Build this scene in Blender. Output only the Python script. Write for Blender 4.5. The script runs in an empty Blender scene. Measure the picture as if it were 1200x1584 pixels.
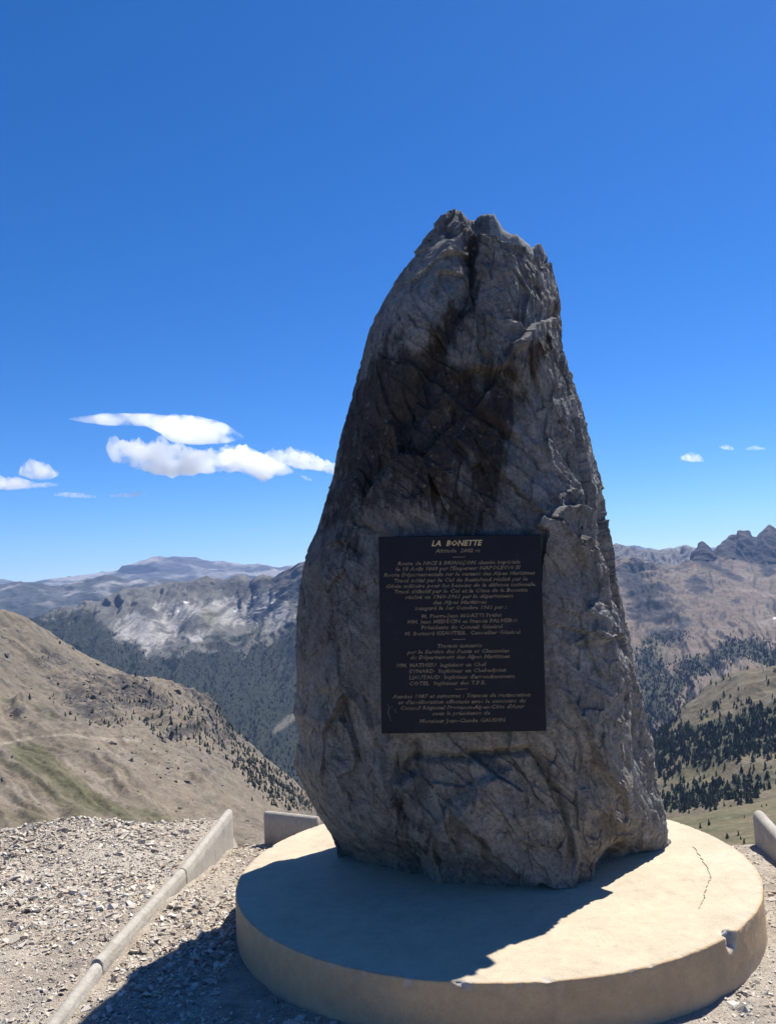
import bpy, math, random
import numpy as np
from mathutils import Vector, Matrix

scene = bpy.context.scene
col = scene.collection

# ------------------------------------------------------------------ camera
EYE = 1.5
FPX, PITCH, ROLL = 1330.0, 0.0752, -0.0479
cr, sr, cp, sp = math.cos(ROLL), math.sin(ROLL), math.cos(PITCH), math.sin(PITCH)
Xw = Vector((1, 0, 0)); Uw = Vector((0, -sp, cp)); Fw = Vector((0, cp, sp))
RIGHT = cr * Xw + sr * Uw
UP = -sr * Xw + cr * Uw
cam = bpy.data.cameras.new('camera'); cam_o = bpy.data.objects.new('camera', cam)
col.objects.link(cam_o)
M = Matrix((RIGHT, UP, -Fw)).transposed().to_4x4(); M.translation = Vector((0, 0, EYE))
cam_o.matrix_world = M
cam.sensor_fit = 'VERTICAL'; cam.sensor_height = 36.0; cam.sensor_width = 36.0
cam.lens = 36.0 * FPX / 1584.0
cam.clip_start = 0.05; cam.clip_end = 200000
scene.camera = cam_o

# ------------------------------------------------------------------ world, sun, exposure
SUN = Vector((0.42, 0.47, 1.0)).normalized()
world = bpy.data.worlds.new('World'); scene.world = world; world.use_nodes = True
nt = world.node_tree; nt.nodes.clear()
wo = nt.nodes.new('ShaderNodeOutputWorld'); bg = nt.nodes.new('ShaderNodeBackground')
sky = nt.nodes.new('ShaderNodeTexSky'); sky.sky_type = 'NISHITA'; sky.sun_disc = False
sky.sun_elevation = math.asin(SUN.z); sky.sun_rotation = math.atan2(SUN.x, SUN.y)
sky.altitude = 2800; sky.air_density = 1.0; sky.dust_density = 1.0; sky.ozone_density = 8.0
bg.inputs[1].default_value = 0.086
hs = nt.nodes.new('ShaderNodeHueSaturation'); hs.inputs['Saturation'].default_value = 1.23; hs.inputs['Hue'].default_value = 0.506
nt.links.new(sky.outputs[0], hs.inputs['Color']); nt.links.new(hs.outputs[0], bg.inputs[0]); nt.links.new(bg.outputs[0], wo.inputs[0])

sl = bpy.data.lights.new('sun', 'SUN'); sl.energy = 5.0; sl.angle = math.radians(0.53); sl.color = (1.0, 0.95, 0.87)
so = bpy.data.objects.new('sun', sl); col.objects.link(so)
so.rotation_euler = SUN.to_track_quat('Z', 'Y').to_euler()
so.location = SUN * 50

scene.view_settings.view_transform = 'Standard'; scene.view_settings.look = 'None'
scene.view_settings.gamma = 1.0; scene.view_settings.exposure = 0.78
scene.view_settings.use_curve_mapping = False
cy = scene.cycles
cy.use_denoising = True
try: cy.denoiser = 'OPENIMAGEDENOISE'
except Exception: pass
cy.max_bounces = 48; cy.diffuse_bounces = 4; cy.volume_bounces = 48; cy.transparent_max_bounces = 8
cy.use_adaptive_sampling = True; cy.adaptive_threshold = 0.02

rng = np.random.default_rng(7)
random.seed(7)

# ------------------------------------------------------------------ helpers
def ray(px, py):
    px = np.asarray(px, float); py = np.asarray(py, float)
    u = (px - 600) / FPX; v = -(py - 792) / FPX
    u, v = u * cr - v * sr, u * sr + v * cr
    return np.stack([u, cp - v * sp, sp + v * cp], -1)
def on_y(px, py, Y):
    d = ray(px, py); Y = np.asarray(Y, float)
    P = d * (Y / d[..., 1])[..., None]; P[..., 2] += EYE
    return P
def on_z(px, py, z):
    d = ray(px, py); k = (z - EYE) / d[..., 2]
    P = d * k[..., None]; P[..., 2] += EYE
    return P
R_np = np.array(RIGHT); U_np = np.array(UP); F_np = np.array(Fw)
def to_px(P):
    Q = P - np.array([0, 0, EYE]); z = Q @ F_np
    return 600 + FPX * (Q @ R_np) / z, 792 - FPX * (Q @ U_np) / z

from concurrent.futures import ThreadPoolExecutor
POOL = ThreadPoolExecutor(4)
_g = rng.normal(size=(262144, 3)); _g /= np.linalg.norm(_g, axis=1)[:, None]
_g0, _g1, _g2 = (np.ascontiguousarray(_g[:, k].astype(np.float32)) for k in range(3))
def _perlin(P):
    I = np.floor(P); F = (P - I).astype(np.float32); I = I.astype(np.int64) & 63
    fx, fy, fz = F[:, 0], F[:, 1], F[:, 2]
    W = F * F * F * (F * (F * 6 - 15) + 10); wx, wy, wz = W[:, 0], W[:, 1], W[:, 2]
    xa = (I[:, 0] << 12, ((I[:, 0] + 1) & 63) << 12); ya = (I[:, 1] << 6, ((I[:, 1] + 1) & 63) << 6); za = (I[:, 2], (I[:, 2] + 1) & 63)
    def corner_(i, j, k):
        h = xa[i] + ya[j] + za[k]; return _g0[h] * (fx - i) + _g1[h] * (fy - j) + _g2[h] * (fz - k)
    def edge_(i, j):
        a = corner_(i, j, 0); return a + (corner_(i, j, 1) - a) * wz
    def face_(i):
        a = edge_(i, 0); return a + (edge_(i, 1) - a) * wy
    a = face_(0); return (a + (face_(1) - a) * wx) * np.float32(1.6)
def perlin(P):
    P = np.asarray(P, np.float64)
    if len(P) < 20000: return _perlin(P).astype(np.float64)
    n = max(4, len(P) // 30000)
    return np.concatenate(list(POOL.map(_perlin, np.array_split(P, n)))).astype(np.float64)
def fbm(P, octv=4, gain=0.5, lac=2.03, ridged=False):
    a, s, tot, Q = 1.0, 0.0, 0.0, np.asarray(P, float).copy()
    for _ in range(octv):
        n = perlin(Q)
        if ridged: n = 1 - 2 * np.abs(n)
        s = s + a * n; tot += a; a *= gain; Q = Q * lac + 17.3
    return s / tot
def sstep(a, b, x):
    t = np.clip((x - a) / (b - a), 0, 1); return t * t * (3 - 2 * t)
def interp(x, pts):
    pts = sorted(pts); return np.interp(x, [p[0] for p in pts], [p[1] for p in pts])
def seg_dist(x, y, pl):
    """distance to a polyline and the signed side (positive on the right when walking along it, y down)"""
    best = np.full(x.shape, 1e9); side = np.zeros(x.shape); tt = np.zeros(x.shape)
    n = len(pl) - 1
    for i in range(n):
        ax, ay = pl[i]; bx, by = pl[i + 1]; dx, dy = bx - ax, by - ay; l2 = dx * dx + dy * dy
        t = np.clip(((x - ax) * dx + (y - ay) * dy) / l2, 0, 1)
        ex, ey = x - ax - t * dx, y - ay - t * dy; d = np.hypot(ex, ey)
        m = d < best; best = np.where(m, d, best)
        side = np.where(m, np.sign(dx * (y - ay) - dy * (x - ax)), side); tt = np.where(m, (i + t) / n, tt)
    return best, side, tt
def blob(x, y, cx, cy_, rx, ry, rot=0.0):
    c, s = math.cos(rot), math.sin(rot); dx, dy = x - cx, y - cy_
    a = (dx * c + dy * s) / rx; b = (-dx * s + dy * c) / ry
    return np.exp(-(a * a + b * b))

def new_mesh(name, V, F, mat=None, smooth=False, colour=None, parent=None):
    V = np.asarray(V, np.float32); F = np.asarray(F, np.int32); k = F.shape[1]
    me = bpy.data.meshes.new(name)
    me.vertices.add(len(V)); me.vertices.foreach_set('co', V.ravel())
    me.loops.add(F.size); me.loops.foreach_set('vertex_index', F.ravel())
    me.polygons.add(len(F)); me.polygons.foreach_set('loop_start', np.arange(0, F.size, k, dtype=np.int32))
    me.update(calc_edges=True); me.validate()
    me.polygons.foreach_set('use_smooth', np.full(len(me.polygons), smooth, bool))
    if colour is not None:
        a = me.color_attributes.new('tint', 'FLOAT_COLOR', 'POINT')
        C = np.ones((len(V), 4), np.float32); C[:, :3] = np.clip(np.asarray(colour) * 0.82, 0, 1); a.data.foreach_set('color', C.ravel())
    if mat: me.materials.append(mat)
    o = bpy.data.objects.new(name, me); col.objects.link(o)
    if parent is not None: o.parent = parent
    return o
def tag(o, label=None, cat=None, group=None, kind=None):
    if label: o['label'] = label
    if cat: o['category'] = cat
    if group: o['group'] = group
    if kind: o['kind'] = kind
    return o
def grid_faces(nr, nc, wrap=False):
    i = np.arange(nr - 1)[:, None]; j = np.arange(nc if wrap else nc - 1)[None, :]
    j2 = (j + 1) % nc
    return np.stack([i * nc + j, i * nc + j2, (i + 1) * nc + j2, (i + 1) * nc + j], -1).reshape(-1, 4)

# ------------------------------------------------------------------ materials
def mat_nodes(name):
    m = bpy.data.materials.new(name); m.use_nodes = True; t = m.node_tree
    b = t.nodes['Principled BSDF']; b.inputs['Specular IOR Level'].default_value = 0.25
    return m, t, b
def N(t, typ, **kw):
    n = t.nodes.new(typ)
    for k, v in kw.items(): setattr(n, k, v)
    return n
def noise(t, vec, scale, detail=4, rough=0.6, dist=0.0):
    n = N(t, 'ShaderNodeTexNoise'); n.inputs['Scale'].default_value = scale
    n.inputs['Detail'].default_value = detail; n.inputs['Roughness'].default_value = rough
    n.inputs['Distortion'].default_value = dist
    t.links.new(vec, n.inputs['Vector']); return n.outputs['Fac']
def ramp(t, fac, stops):
    r = N(t, 'ShaderNodeValToRGB'); e = r.color_ramp.elements
    e[0].position, e[0].color = stops[0][0], (*stops[0][1], 1)
    e[1].position, e[1].color = stops[-1][0], (*stops[-1][1], 1)
    for p, c in stops[1:-1]:
        x = e.new(p); x.color = (*c, 1)
    t.links.new(fac, r.inputs[0]); return r.outputs[0]
def mix(t, a, b, fac, mode='MIX'):
    n = N(t, 'ShaderNodeMix', data_type='RGBA', blend_type=mode)
    for s, v in ((0, fac), (6, a), (7, b)):
        if isinstance(v, (int, float)): n.inputs[s].default_value = v
        elif isinstance(v, tuple): n.inputs[s].default_value = (*v, 1)
        else: t.links.new(v, n.inputs[s])
    return n.outputs[2]
def bump(t, b, height, strength, distance, prev=None):
    n = N(t, 'ShaderNodeBump'); n.inputs['Strength'].default_value = strength; n.inputs['Distance'].default_value = distance
    t.links.new(height, n.inputs['Height'])
    if prev is not None: t.links.new(prev, n.inputs['Normal'])
    t.links.new(n.outputs[0], b.inputs['Normal']); return n.outputs[0]
def coords(t): return N(t, 'ShaderNodeTexCoord').outputs['Object']
def tint(t):
    a = N(t, 'ShaderNodeAttribute'); a.attribute_name = 'tint'; return a.outputs['Color']

def make_tinted(name, scales, var=0.5, bumps=(), rough=0.9):
    m, t, b = mat_nodes(name); v = coords(t); c = tint(t)
    for s in scales:
        f = noise(t, v, s, 7, 0.7)
        g = ramp(t, f, [(0.28, (1 - var,) * 3), (0.5, (1, 1, 1)), (0.75, (1 + var * 0.8,) * 3)])
        c = mix(t, c, g, 1.0, 'MULTIPLY')
    t.links.new(c, b.inputs['Base Color']); b.inputs['Roughness'].default_value = rough
    p = None
    for s, st, d in bumps: p = bump(t, b, noise(t, v, s, 6, 0.65), st, d, p)
    return m
M_rock = make_tinted('weathered_schist', (12, 60, 220), 0.50, ((30, 0.7, 0.014), (110, 1.0, 0.010), (340, 0.9, 0.005)), 0.85)
M_ground = make_tinted('stony_dust', (9, 60, 240), 0.3, ((40, 0.8, 0.02), (160, 0.7, 0.008)), 0.95)
M_stone = make_tinted('broken_stone', (30, 150), 0.25, ((120, 0.5, 0.004),), 0.9)
M_hill = make_tinted('dry_hillside', (0.03, 0.12, 0.45), 0.28, ((0.06, 0.6, 3.0), (0.25, 0.8, 1.4)), 0.95)
M_mount = make_tinted('mountain_rock', (0.012, 0.05, 0.12), 0.34, ((0.02, 0.7, 10.0), (0.07, 0.7, 5.0)), 0.95)
M_far = make_tinted('far_mountain_rock', (0.003, 0.012), 0.3, ((0.004, 0.6, 40.0),), 0.95)
M_plinth = make_tinted('ochre_painted_concrete', (4, 22, 130), 0.13, ((60, 0.5, 0.005), (260, 0.6, 0.002)), 0.8)
M_conc = make_tinted('rough_concrete', (12, 60, 220), 0.16, ((70, 0.6, 0.006), (240, 0.6, 0.003)), 0.92)

def plain(name, c, rough=0.8, var=0.3, scale=20.0):
    m, t, b = mat_nodes(name); v = coords(t)
    f = noise(t, v, scale, 4)
    t.links.new(mix(t, tuple(x * (1 - var) for x in c), tuple(min(1, x * (1 + var)) for x in c), f), b.inputs['Base Color'])
    b.inputs['Roughness'].default_value = rough; return m
M_needle = make_tinted('conifer_needles', (0.7,), 0.45, (), 0.9)
t_ = M_needle.node_tree; b_ = t_.nodes['Principled BSDF']; tr_ = N(t_, 'ShaderNodeBsdfTranslucent'); mx_ = N(t_, 'ShaderNodeMixShader'); mx_.inputs[0].default_value = 0.38
t_.links.new(b_.inputs['Base Color'].links[0].from_socket, tr_.inputs['Color']); t_.links.new(b_.outputs[0], mx_.inputs[1]); t_.links.new(tr_.outputs[0], mx_.inputs[2]); t_.links.new(mx_.outputs[0], t_.nodes['Material Output'].inputs['Surface'])
M_bark = plain('conifer_bark', (0.09, 0.065, 0.045), 0.95, 0.3, 3.0)

# ------------------------------------------------------------------ far terrain
def row(pts, xs, back=False):
    p = np.array(sorted(pts), float)
    py = np.interp(xs, p[:, 0], p[:, 1]); d = np.interp(xs, p[:, 0], p[:, 2])
    return on_y(xs, py, d)
def terrain(name, x0, x1, rows, nu, nvs, mat, disp, colour, drop=None):
    """rows: back-to-front list of control rows; row 0 is the crest. The surface goes on behind the crest."""
    xs = np.linspace(x0, x1, nu)
    C = [row(r, xs) for r in rows]
    crest = C[0]
    back_d = crest.copy(); back_d[:, :2] *= 1.22; back_d[:, 2] -= (drop if drop else 0.25 * crest[:, 1])
    C = [back_d] + C
    nvs = [max(14, nvs[0] // 5)] + list(nvs)
    out, vv = [], []
    for k in range(len(C) - 1):
        n = nvs[k]; t = np.linspace(0, 1, n, endpoint=(k == len(C) - 2))[:, None, None]
        a, b = C[k], C[k + 1]
        lin = a * (1 - t) + b * t
        out.append(lin); vv.append(k + t[:, 0, 0])
    G = np.concatenate(out); V = np.concatenate(vv)
    # ease the kinks between control rows, except at the crest
    K = np.copy(G); nb = nvs[0]
    for _ in range(max(4, nvs[1] // 8)):
        K[nb + 2:-1] = 0.5 * K[nb + 2:-1] + 0.25 * (K[nb + 1:-2] + K[nb + 3:])
    G = K
    nr, nc = G.shape[:2]
    P = G.reshape(-1, 3); vgrid = np.repeat(V, nc); ugrid = np.tile(np.linspace(0, 1, nc), nr)
    du = np.gradient(G, axis=1); dv = np.gradient(G, axis=0)
    Nn = np.cross(dv, du).reshape(-1, 3); Nn /= np.linalg.norm(Nn, axis=1)[:, None] + 1e-9
    Nn *= np.sign(Nn[:, 2:3] + 1e-9)
    P2 = P + Nn * disp(P, ugrid, vgrid)[:, None]
    G2 = P2.reshape(nr, nc, 3)
    du = np.gradient(G2, axis=1); dv = np.gradient(G2, axis=0)
    N2 = np.cross(dv, du).reshape(-1, 3); N2 /= np.linalg.norm(N2, axis=1)[:, None] + 1e-9
    N2 *= np.sign(N2[:, 2:3] + 1e-9)
    px, py = to_px(P2)
    C3 = colour(P2, px, py, N2, ugrid, vgrid)
    o = new_mesh(name, P2, grid_faces(nr, nc), mat, True, C3)
    tag(o, kind='structure')
    return o, G2, px.reshape(nr, nc), py.reshape(nr, nc), N2.reshape(nr, nc, 3)
def mixc(a, b, w): return a * (1 - w[:, None]) + np.asarray(b, float)[None, :] * w[:, None]
def base_col(n, c): return np.tile(np.asarray(c, float), (n, 1))

GREY = (0.16, 0.155, 0.145); SCREE = (0.33, 0.315, 0.29); TAN = (0.190, 0.155, 0.112); DARK = (0.085, 0.083, 0.085)
GRASS = (0.085, 0.088, 0.036); WOOD = (0.032, 0.042, 0.028); OLIVE = (0.12, 0.108, 0.056)

# valley floor that carries everything
vx = np.array([-1, 1, 1, -1]) * 23900.0; vy = np.array([-23900.0, -23900.0, 21400.0, 21400.0])
o = new_mesh('valley_floor', np.stack([vx, vy, np.full(4, -1500.0)], -1), [[0, 1, 2, 3]], M_far, False, base_col(4, (0.10, 0.10, 0.06)))
tag(o, kind='structure')

# very far range, runs on behind the stone
def d_far(P, u, v):
    n = fbm(P / 1500.0, 5, 0.55, ridged=True)
    return (n - 0.2) * 110 * sstep(0.4, 1.3, v) + (fbm(P / 380.0, 4, 0.6, ridged=True) - 0.2) * 45
def c_far(P, px, py, Nn, u, v):
    n = fbm(P / 900.0, 4)
    rg = fbm(P / 700.0, 4, 0.6, ridged=True); c = base_col(len(P), (0.085, 0.085, 0.09)); c = mixc(c, (0.36, 0.34, 0.32), sstep(0.0, 0.45, n + 0.5 * rg - 0.1) * 0.85)
    c = mixc(c, WOOD, sstep(2.0, 2.7, v + 0.6 * n) * 0.9)
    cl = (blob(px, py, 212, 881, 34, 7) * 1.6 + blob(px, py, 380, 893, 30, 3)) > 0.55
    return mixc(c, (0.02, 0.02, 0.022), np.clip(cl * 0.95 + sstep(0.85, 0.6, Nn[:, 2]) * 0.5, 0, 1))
crest = [(-500, 915), (-250, 905), (-60, 912), (0, 900), (50, 905), (100, 897), (150, 890), (186, 886), (190, 878), (215, 873), (238, 862), (262, 866), (300, 866), (342, 873), (380, 877),
         (400, 873), (432, 879), (470, 876), (560, 868), (640, 858), (740, 862), (850, 850), (940, 845), (960, 846), (1000, 851), (1022, 855), (1058, 847), (1080, 854), (1150, 845), (1300, 838), (1500, 835), (1800, 830)]
def dd(pts, d, dy=0): return [(x, y + dy, d) for x, y in pts]
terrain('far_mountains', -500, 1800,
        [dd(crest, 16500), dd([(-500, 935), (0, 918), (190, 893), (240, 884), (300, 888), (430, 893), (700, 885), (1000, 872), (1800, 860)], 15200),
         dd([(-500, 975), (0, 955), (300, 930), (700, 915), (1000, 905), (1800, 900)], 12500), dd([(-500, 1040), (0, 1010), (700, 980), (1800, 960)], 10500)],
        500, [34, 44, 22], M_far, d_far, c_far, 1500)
# blue foothills, left
def d_foot(P, u, v):
    n = fbm(P / 900.0, 5, 0.55, ridged=True)
    return (n - 0.1) * 80 * sstep(0.3, 1.4, v) + (fbm(P / 260.0, 4, 0.6, ridged=True) - 0.2) * 32
def c_foot(P, px, py, Nn, u, v):
    n = fbm(P / 420.0, 4)
    c = base_col(len(P), (0.075, 0.078, 0.075)); c = mixc(c, (0.36, 0.34, 0.32), sstep(0.08, 0.4, n + 0.25 * fbm(P / 150.0, 3)))
    return mixc(c, WOOD, np.clip(sstep(925, 955, py + 25 * n) + sstep(0.0, -0.4, n) * 0.5, 0, 1) * 0.9)
terrain('foothills', -450, 620,
        [dd([(-450, 920), (-200, 908), (-40, 915), (0, 909), (30, 903), (60, 908), (95, 912), (130, 903), (165, 893), (200, 900), (260, 903), (330, 905), (450, 915), (620, 920)], 9800),
         dd([(-450, 965), (0, 945), (100, 945), (300, 940), (620, 960)], 8800), dd([(-450, 1040), (0, 1010), (620, 1030)], 7200)],
        360, [44, 40], M_far, d_foot, c_foot, 900)

# middle mountain on the left with pale scree bowls and forest
def d_mid(P, u, v):
    w = fbm(P / 420.0, 3) * 0.05
    px, py = to_px(P)
    gul = fbm(np.stack([(u + w) * 46, v * 1.3, v * 0 + 3.3], -1), 3, 0.55, ridged=True)
    big = fbm(P / 620.0, 5, 0.55, ridged=True)
    rug = np.exp(-((py - 930) / 60.0) ** 2)
    spur = 70 * blob(px, py, 300, 975, 26, 40, 0.3) + 60 * blob(px, py, 222, 955, 18, 45, -0.5) + 50 * blob(px, py, 425, 935, 30, 60, -0.6) - 90 * blob(px, py, 262, 960, 18, 40, -0.5) - 70 * blob(px, py, 370, 950, 30, 40, -0.5)
    bowl = np.clip(blob(px, py, 208, 982, 30, 30, -0.5) + blob(px, py, 255, 960, 34, 22, -0.6) + blob(px, py, 345, 948, 44, 20, -0.1) + blob(px, py, 420, 945, 28, 34, -0.7), 0, 1)
    wu = u * 1260 + 60 * fbm(P / 650.0, 4) + 26 * v * (1 + fbm(P / 1500.0 + 8, 2))
    wu = wu + 0.55 * (py - 930)
    spurs = fbm(np.stack([wu / 46.0, v * 0.55 + 2, v * 0 + 7.7], -1), 5, 0.55, ridged=True)
    return ((big - 0.15) * 22 + (spurs - 0.25) * (62 + 14 * rug) * (1 - 0.55 * sstep(1.4, 2.2, v))) * sstep(0.8, 1.3, v) * (1 - 0.45 * bowl) + (spurs - 0.25) * 9 + (fbm(P / 75.0, 4, 0.65, ridged=True) - 0.2) * (3 + 7 * rug) * (1 - 0.8 * bowl) + 0.6 * spur
def c_mid(P, px, py, Nn, u, v):
    n = fbm(P / 240.0, 4); n2 = fbm(P / 80.0, 3)
    st = fbm(np.stack([px / 5.0 + py / 14.0, py / 60.0, px * 0], -1), 3)
    c = base_col(len(P), (0.135, 0.13, 0.115))
    bowl = np.clip(blob(px, py, 208, 982, 36, 34, -0.5) + blob(px, py, 255, 960, 40, 26, -0.6) + blob(px, py, 345, 945, 48, 22, -0.1) + blob(px, py, 420, 945, 34, 36, -0.7)
                   + 0.7 * blob(px, py, 300, 985, 22, 12) + 0.8 * blob(px, py, 130, 955, 14, 6, -0.9), 0, 1)
    dg = fbm(np.stack([(px * 0.8 + py * 1.0) / 16.0 + 0.8 * n, (px - py) / 90.0, px * 0 + 6], -1), 4, 0.6)
    c = mixc(c, SCREE, sstep(0.34, 0.56, bowl + 0.35 * st + 0.25 * n + 0.2 * n2 - 0.5 * np.maximum(0, dg)))
    c = mixc(c, (0.10, 0.098, 0.09), sstep(0.15, 0.45, dg + 0.3 * n2) * 0.6)
    crag = blob(px, py, 225, 945, 13, 24, -0.5) + blob(px, py, 300, 968, 20, 20) + blob(px, py, 400, 905, 40, 9, -0.15) + blob(px, py, 320, 905, 60, 8) + blob(px, py, 440, 895, 22, 18, -0.5)
    c = mixc(c, (0.07, 0.068, 0.07), sstep(0.3, 0.75, crag + 0.6 * n2) * 0.85)
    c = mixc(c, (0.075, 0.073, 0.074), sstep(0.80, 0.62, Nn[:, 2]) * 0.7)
    c = mixc(c, GRASS, sstep(0.3, 0.7, blob(px, py, 325, 955, 20, 16) + blob(px, py, 400, 975, 22, 10, -0.9) + 0.4 * n) * 0.5)
    lim = np.interp(px, [0, 60, 120, 180, 230, 300, 360, 420, 470, 560], [930, 935, 948, 985, 1012, 995, 990, 985, 965, 940])
    wood = sstep(-6, 14, py - lim + 40 * n + 14 * n2 + 22 * dg)
    chute = sstep(0.35, 0.6, blob(px, py, 445, 1115, 34, 7, -0.7) + blob(px, py, 385, 1000, 5, 28, 0.5) + blob(px, py, 425, 985, 5, 26, 0.7) + 0.5 * blob(px, py, 430, 1035, 40, 5, -0.9) + 0.15 * n2)
    c = mixc(c, (0.013, 0.020, 0.014), wood * 0.95)
    c = mixc(c, (0.17, 0.16, 0.13), chute * 0.7)
    snow = (np.hypot((px - 288) / 3.2, (py - 932) / 1.4) < 1) | (np.hypot((px - 276) / 2.6, (py - 946) / 1.3) < 1) | (np.hypot((px - 363) / 1.7, (py - 945) / 1.6) < 1)
    return mixc(c, (0.82, 0.83, 0.86), snow * 1.0)
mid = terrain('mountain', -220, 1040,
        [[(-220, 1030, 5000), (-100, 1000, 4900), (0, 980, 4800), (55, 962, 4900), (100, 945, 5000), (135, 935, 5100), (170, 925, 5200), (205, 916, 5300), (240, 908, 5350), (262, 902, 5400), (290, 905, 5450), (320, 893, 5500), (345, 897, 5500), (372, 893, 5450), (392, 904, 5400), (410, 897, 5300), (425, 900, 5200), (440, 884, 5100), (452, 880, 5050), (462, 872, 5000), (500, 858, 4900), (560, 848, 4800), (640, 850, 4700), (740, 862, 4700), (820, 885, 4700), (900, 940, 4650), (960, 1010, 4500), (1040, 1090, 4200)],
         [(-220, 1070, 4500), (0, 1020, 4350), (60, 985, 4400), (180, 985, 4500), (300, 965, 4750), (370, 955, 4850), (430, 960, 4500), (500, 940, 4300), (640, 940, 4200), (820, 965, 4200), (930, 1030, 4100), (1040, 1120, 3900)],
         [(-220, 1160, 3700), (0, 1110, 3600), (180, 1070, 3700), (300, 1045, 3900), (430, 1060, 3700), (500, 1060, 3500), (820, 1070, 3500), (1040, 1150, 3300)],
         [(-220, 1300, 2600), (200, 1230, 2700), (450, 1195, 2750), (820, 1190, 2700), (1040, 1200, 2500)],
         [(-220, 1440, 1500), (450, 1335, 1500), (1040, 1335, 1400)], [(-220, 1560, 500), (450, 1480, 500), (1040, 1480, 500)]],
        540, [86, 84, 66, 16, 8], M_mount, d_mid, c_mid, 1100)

# right: castle-like crags above a brown scree slope
def d_right(P, u, v):
    px, py = to_px(P)
    big = fbm(P / 520.0, 5, 0.55, ridged=True)
    gul = fbm(np.stack([u * 40 + fbm(P / 300.0, 2) * 1.2, v * 1.2, v * 0 + 9.1], -1), 3, ridged=True)
    crag = np.clip(blob(px, py, 1145, 850, 60, 26) + blob(px, py, 1088, 862, 14, 22) + blob(px, py, 1200, 850, 30, 34), 0, 1)
    strat = np.clip(1.2 * blob(px, py, 1003, 938, 44, 30) + blob(px, py, 1030, 985, 36, 18) + 0.9 * blob(px, py, 972, 888, 34, 20) + 0.5 * blob(px, py, 1078, 905, 24, 18), 0, 1)
    spurs = fbm(np.stack([(u * 1000 + 18 * fbm(P / 420.0, 3) - 34 * v) / 44.0, v * 0.5 + 4, v * 0 + 1.7], -1), 5, 0.55, ridged=True)
    step = np.sin(P[:, 2] / 11.0 + fbm(P / 200.0, 3) * 3.0)
    return (fbm(P / 45.0, 4, 0.65, ridged=True) - 0.2) * (4 + 8 * strat) * sstep(0.9, 1.2, v) + ((big - 0.15) * 26 + (spurs - 0.25) * 62) * sstep(1.0, 1.5, v) + (fbm(P / 120.0, 5, 0.6, ridged=True) - 0.2) * (12 + 8 * crag + 12 * strat) * sstep(0.85, 1.1, v + 0.1) + step * 20 * strat + 45 * strat - 26 * np.clip(blob(px, py, 1060, 1010, 60, 12, 0.5) + blob(px, py, 1090, 930, 12, 60, 0.6), 0, 1)
def c_right(P, px, py, Nn, u, v):
    n = fbm(P / 210.0, 4); n2 = fbm(P / 70.0, 3); n3 = fbm(P / 28.0, 3)
    wx = px + 9 * n + 5 * n2; wy = py + 6 * fbm(P / 150.0 + 40, 3) + 3 * n3
    c = base_col(len(P), (0.165, 0.125, 0.092)); c = mixc(c, (0.225, 0.185, 0.145), sstep(0.0, 0.5, n)); c = mixc(c, (0.095, 0.092, 0.055), sstep(0.1, 0.5, -n) * 0.7)
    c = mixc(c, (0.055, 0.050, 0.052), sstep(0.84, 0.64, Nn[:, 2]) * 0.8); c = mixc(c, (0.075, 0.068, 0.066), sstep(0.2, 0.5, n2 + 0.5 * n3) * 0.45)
    crag = blob(wx, wy, 1145, 848, 50, 20) + 1.3 * blob(wx, wy, 1088, 858, 13, 20) + 1.1 * blob(wx, wy, 1200, 845, 34, 30) + 0.8 * blob(wx, wy, 1138, 893, 18, 7, 0.4) + 0.8 * blob(wx, wy, 1135, 930, 10, 6) + 0.6 * blob(wx, wy, 1185, 885, 14, 10) + 0.7 * blob(wx, wy, 1110, 880, 16, 6, 0.4)
    c = mixc(c, (0.040, 0.035, 0.040), sstep(0.36, 0.56, crag + 0.3 * n3))
    band = 0.5 + 0.5 * np.sin(P[:, 2] / 9.0 + fbm(P / 200.0, 3) * 3.0)
    strat = 1.1 * blob(wx, wy, 1003, 942, 36, 20) + 0.9 * blob(wx, wy, 990, 912, 26, 10) + 1.1 * blob(wx, wy, 1028, 984, 30, 13) + 1.1 * blob(wx, wy, 972, 888, 18, 16) + 0.8 * blob(wx, wy, 1078, 905, 20, 14, 0.6) + 0.8 * blob(wx, wy, 1058, 962, 13, 8) + 0.7 * blob(wx, wy, 1050, 862, 24, 6)
    c = mixc(c, (0.075, 0.072, 0.072), sstep(0.25, 0.6, strat + 0.3 * n2) * 0.8); c = mixc(c, (0.028, 0.027, 0.031), sstep(0.36, 0.52, strat * (0.35 + 1.0 * band) + 0.3 * n3) * 0.95)
    wd = blob(px, py, 1140, 1005, 46, 17, -0.12) + blob(px, py, 1000, 1030, 26, 34, 0.3) + blob(px, py, 1035, 985, 30, 12) * 0.5 + blob(px, py, 1035, 1060, 32, 16, -0.3) + blob(px, py, 1080, 1030, 30, 14) + blob(px, py, 1195, 1020, 24, 12) + blob(px, py, 1010, 1100, 40, 25)
    c = mixc(c, (0.024, 0.03, 0.019), sstep(0.40, 0.6, wd + 0.5 * n + 0.25 * n3) * 0.9)
    c = mixc(c, (0.10, 0.10, 0.05), sstep(0.3, 0.7, blob(px, py, 1010, 1000, 30, 16, 0.8) + 0.3 * n) * 0.5)
    snow = np.hypot((px - 1197) / 2.6, (py - 956) / 1.3) < 1
    return mixc(c, (0.82, 0.83, 0.86), snow * 1.0)
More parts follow.
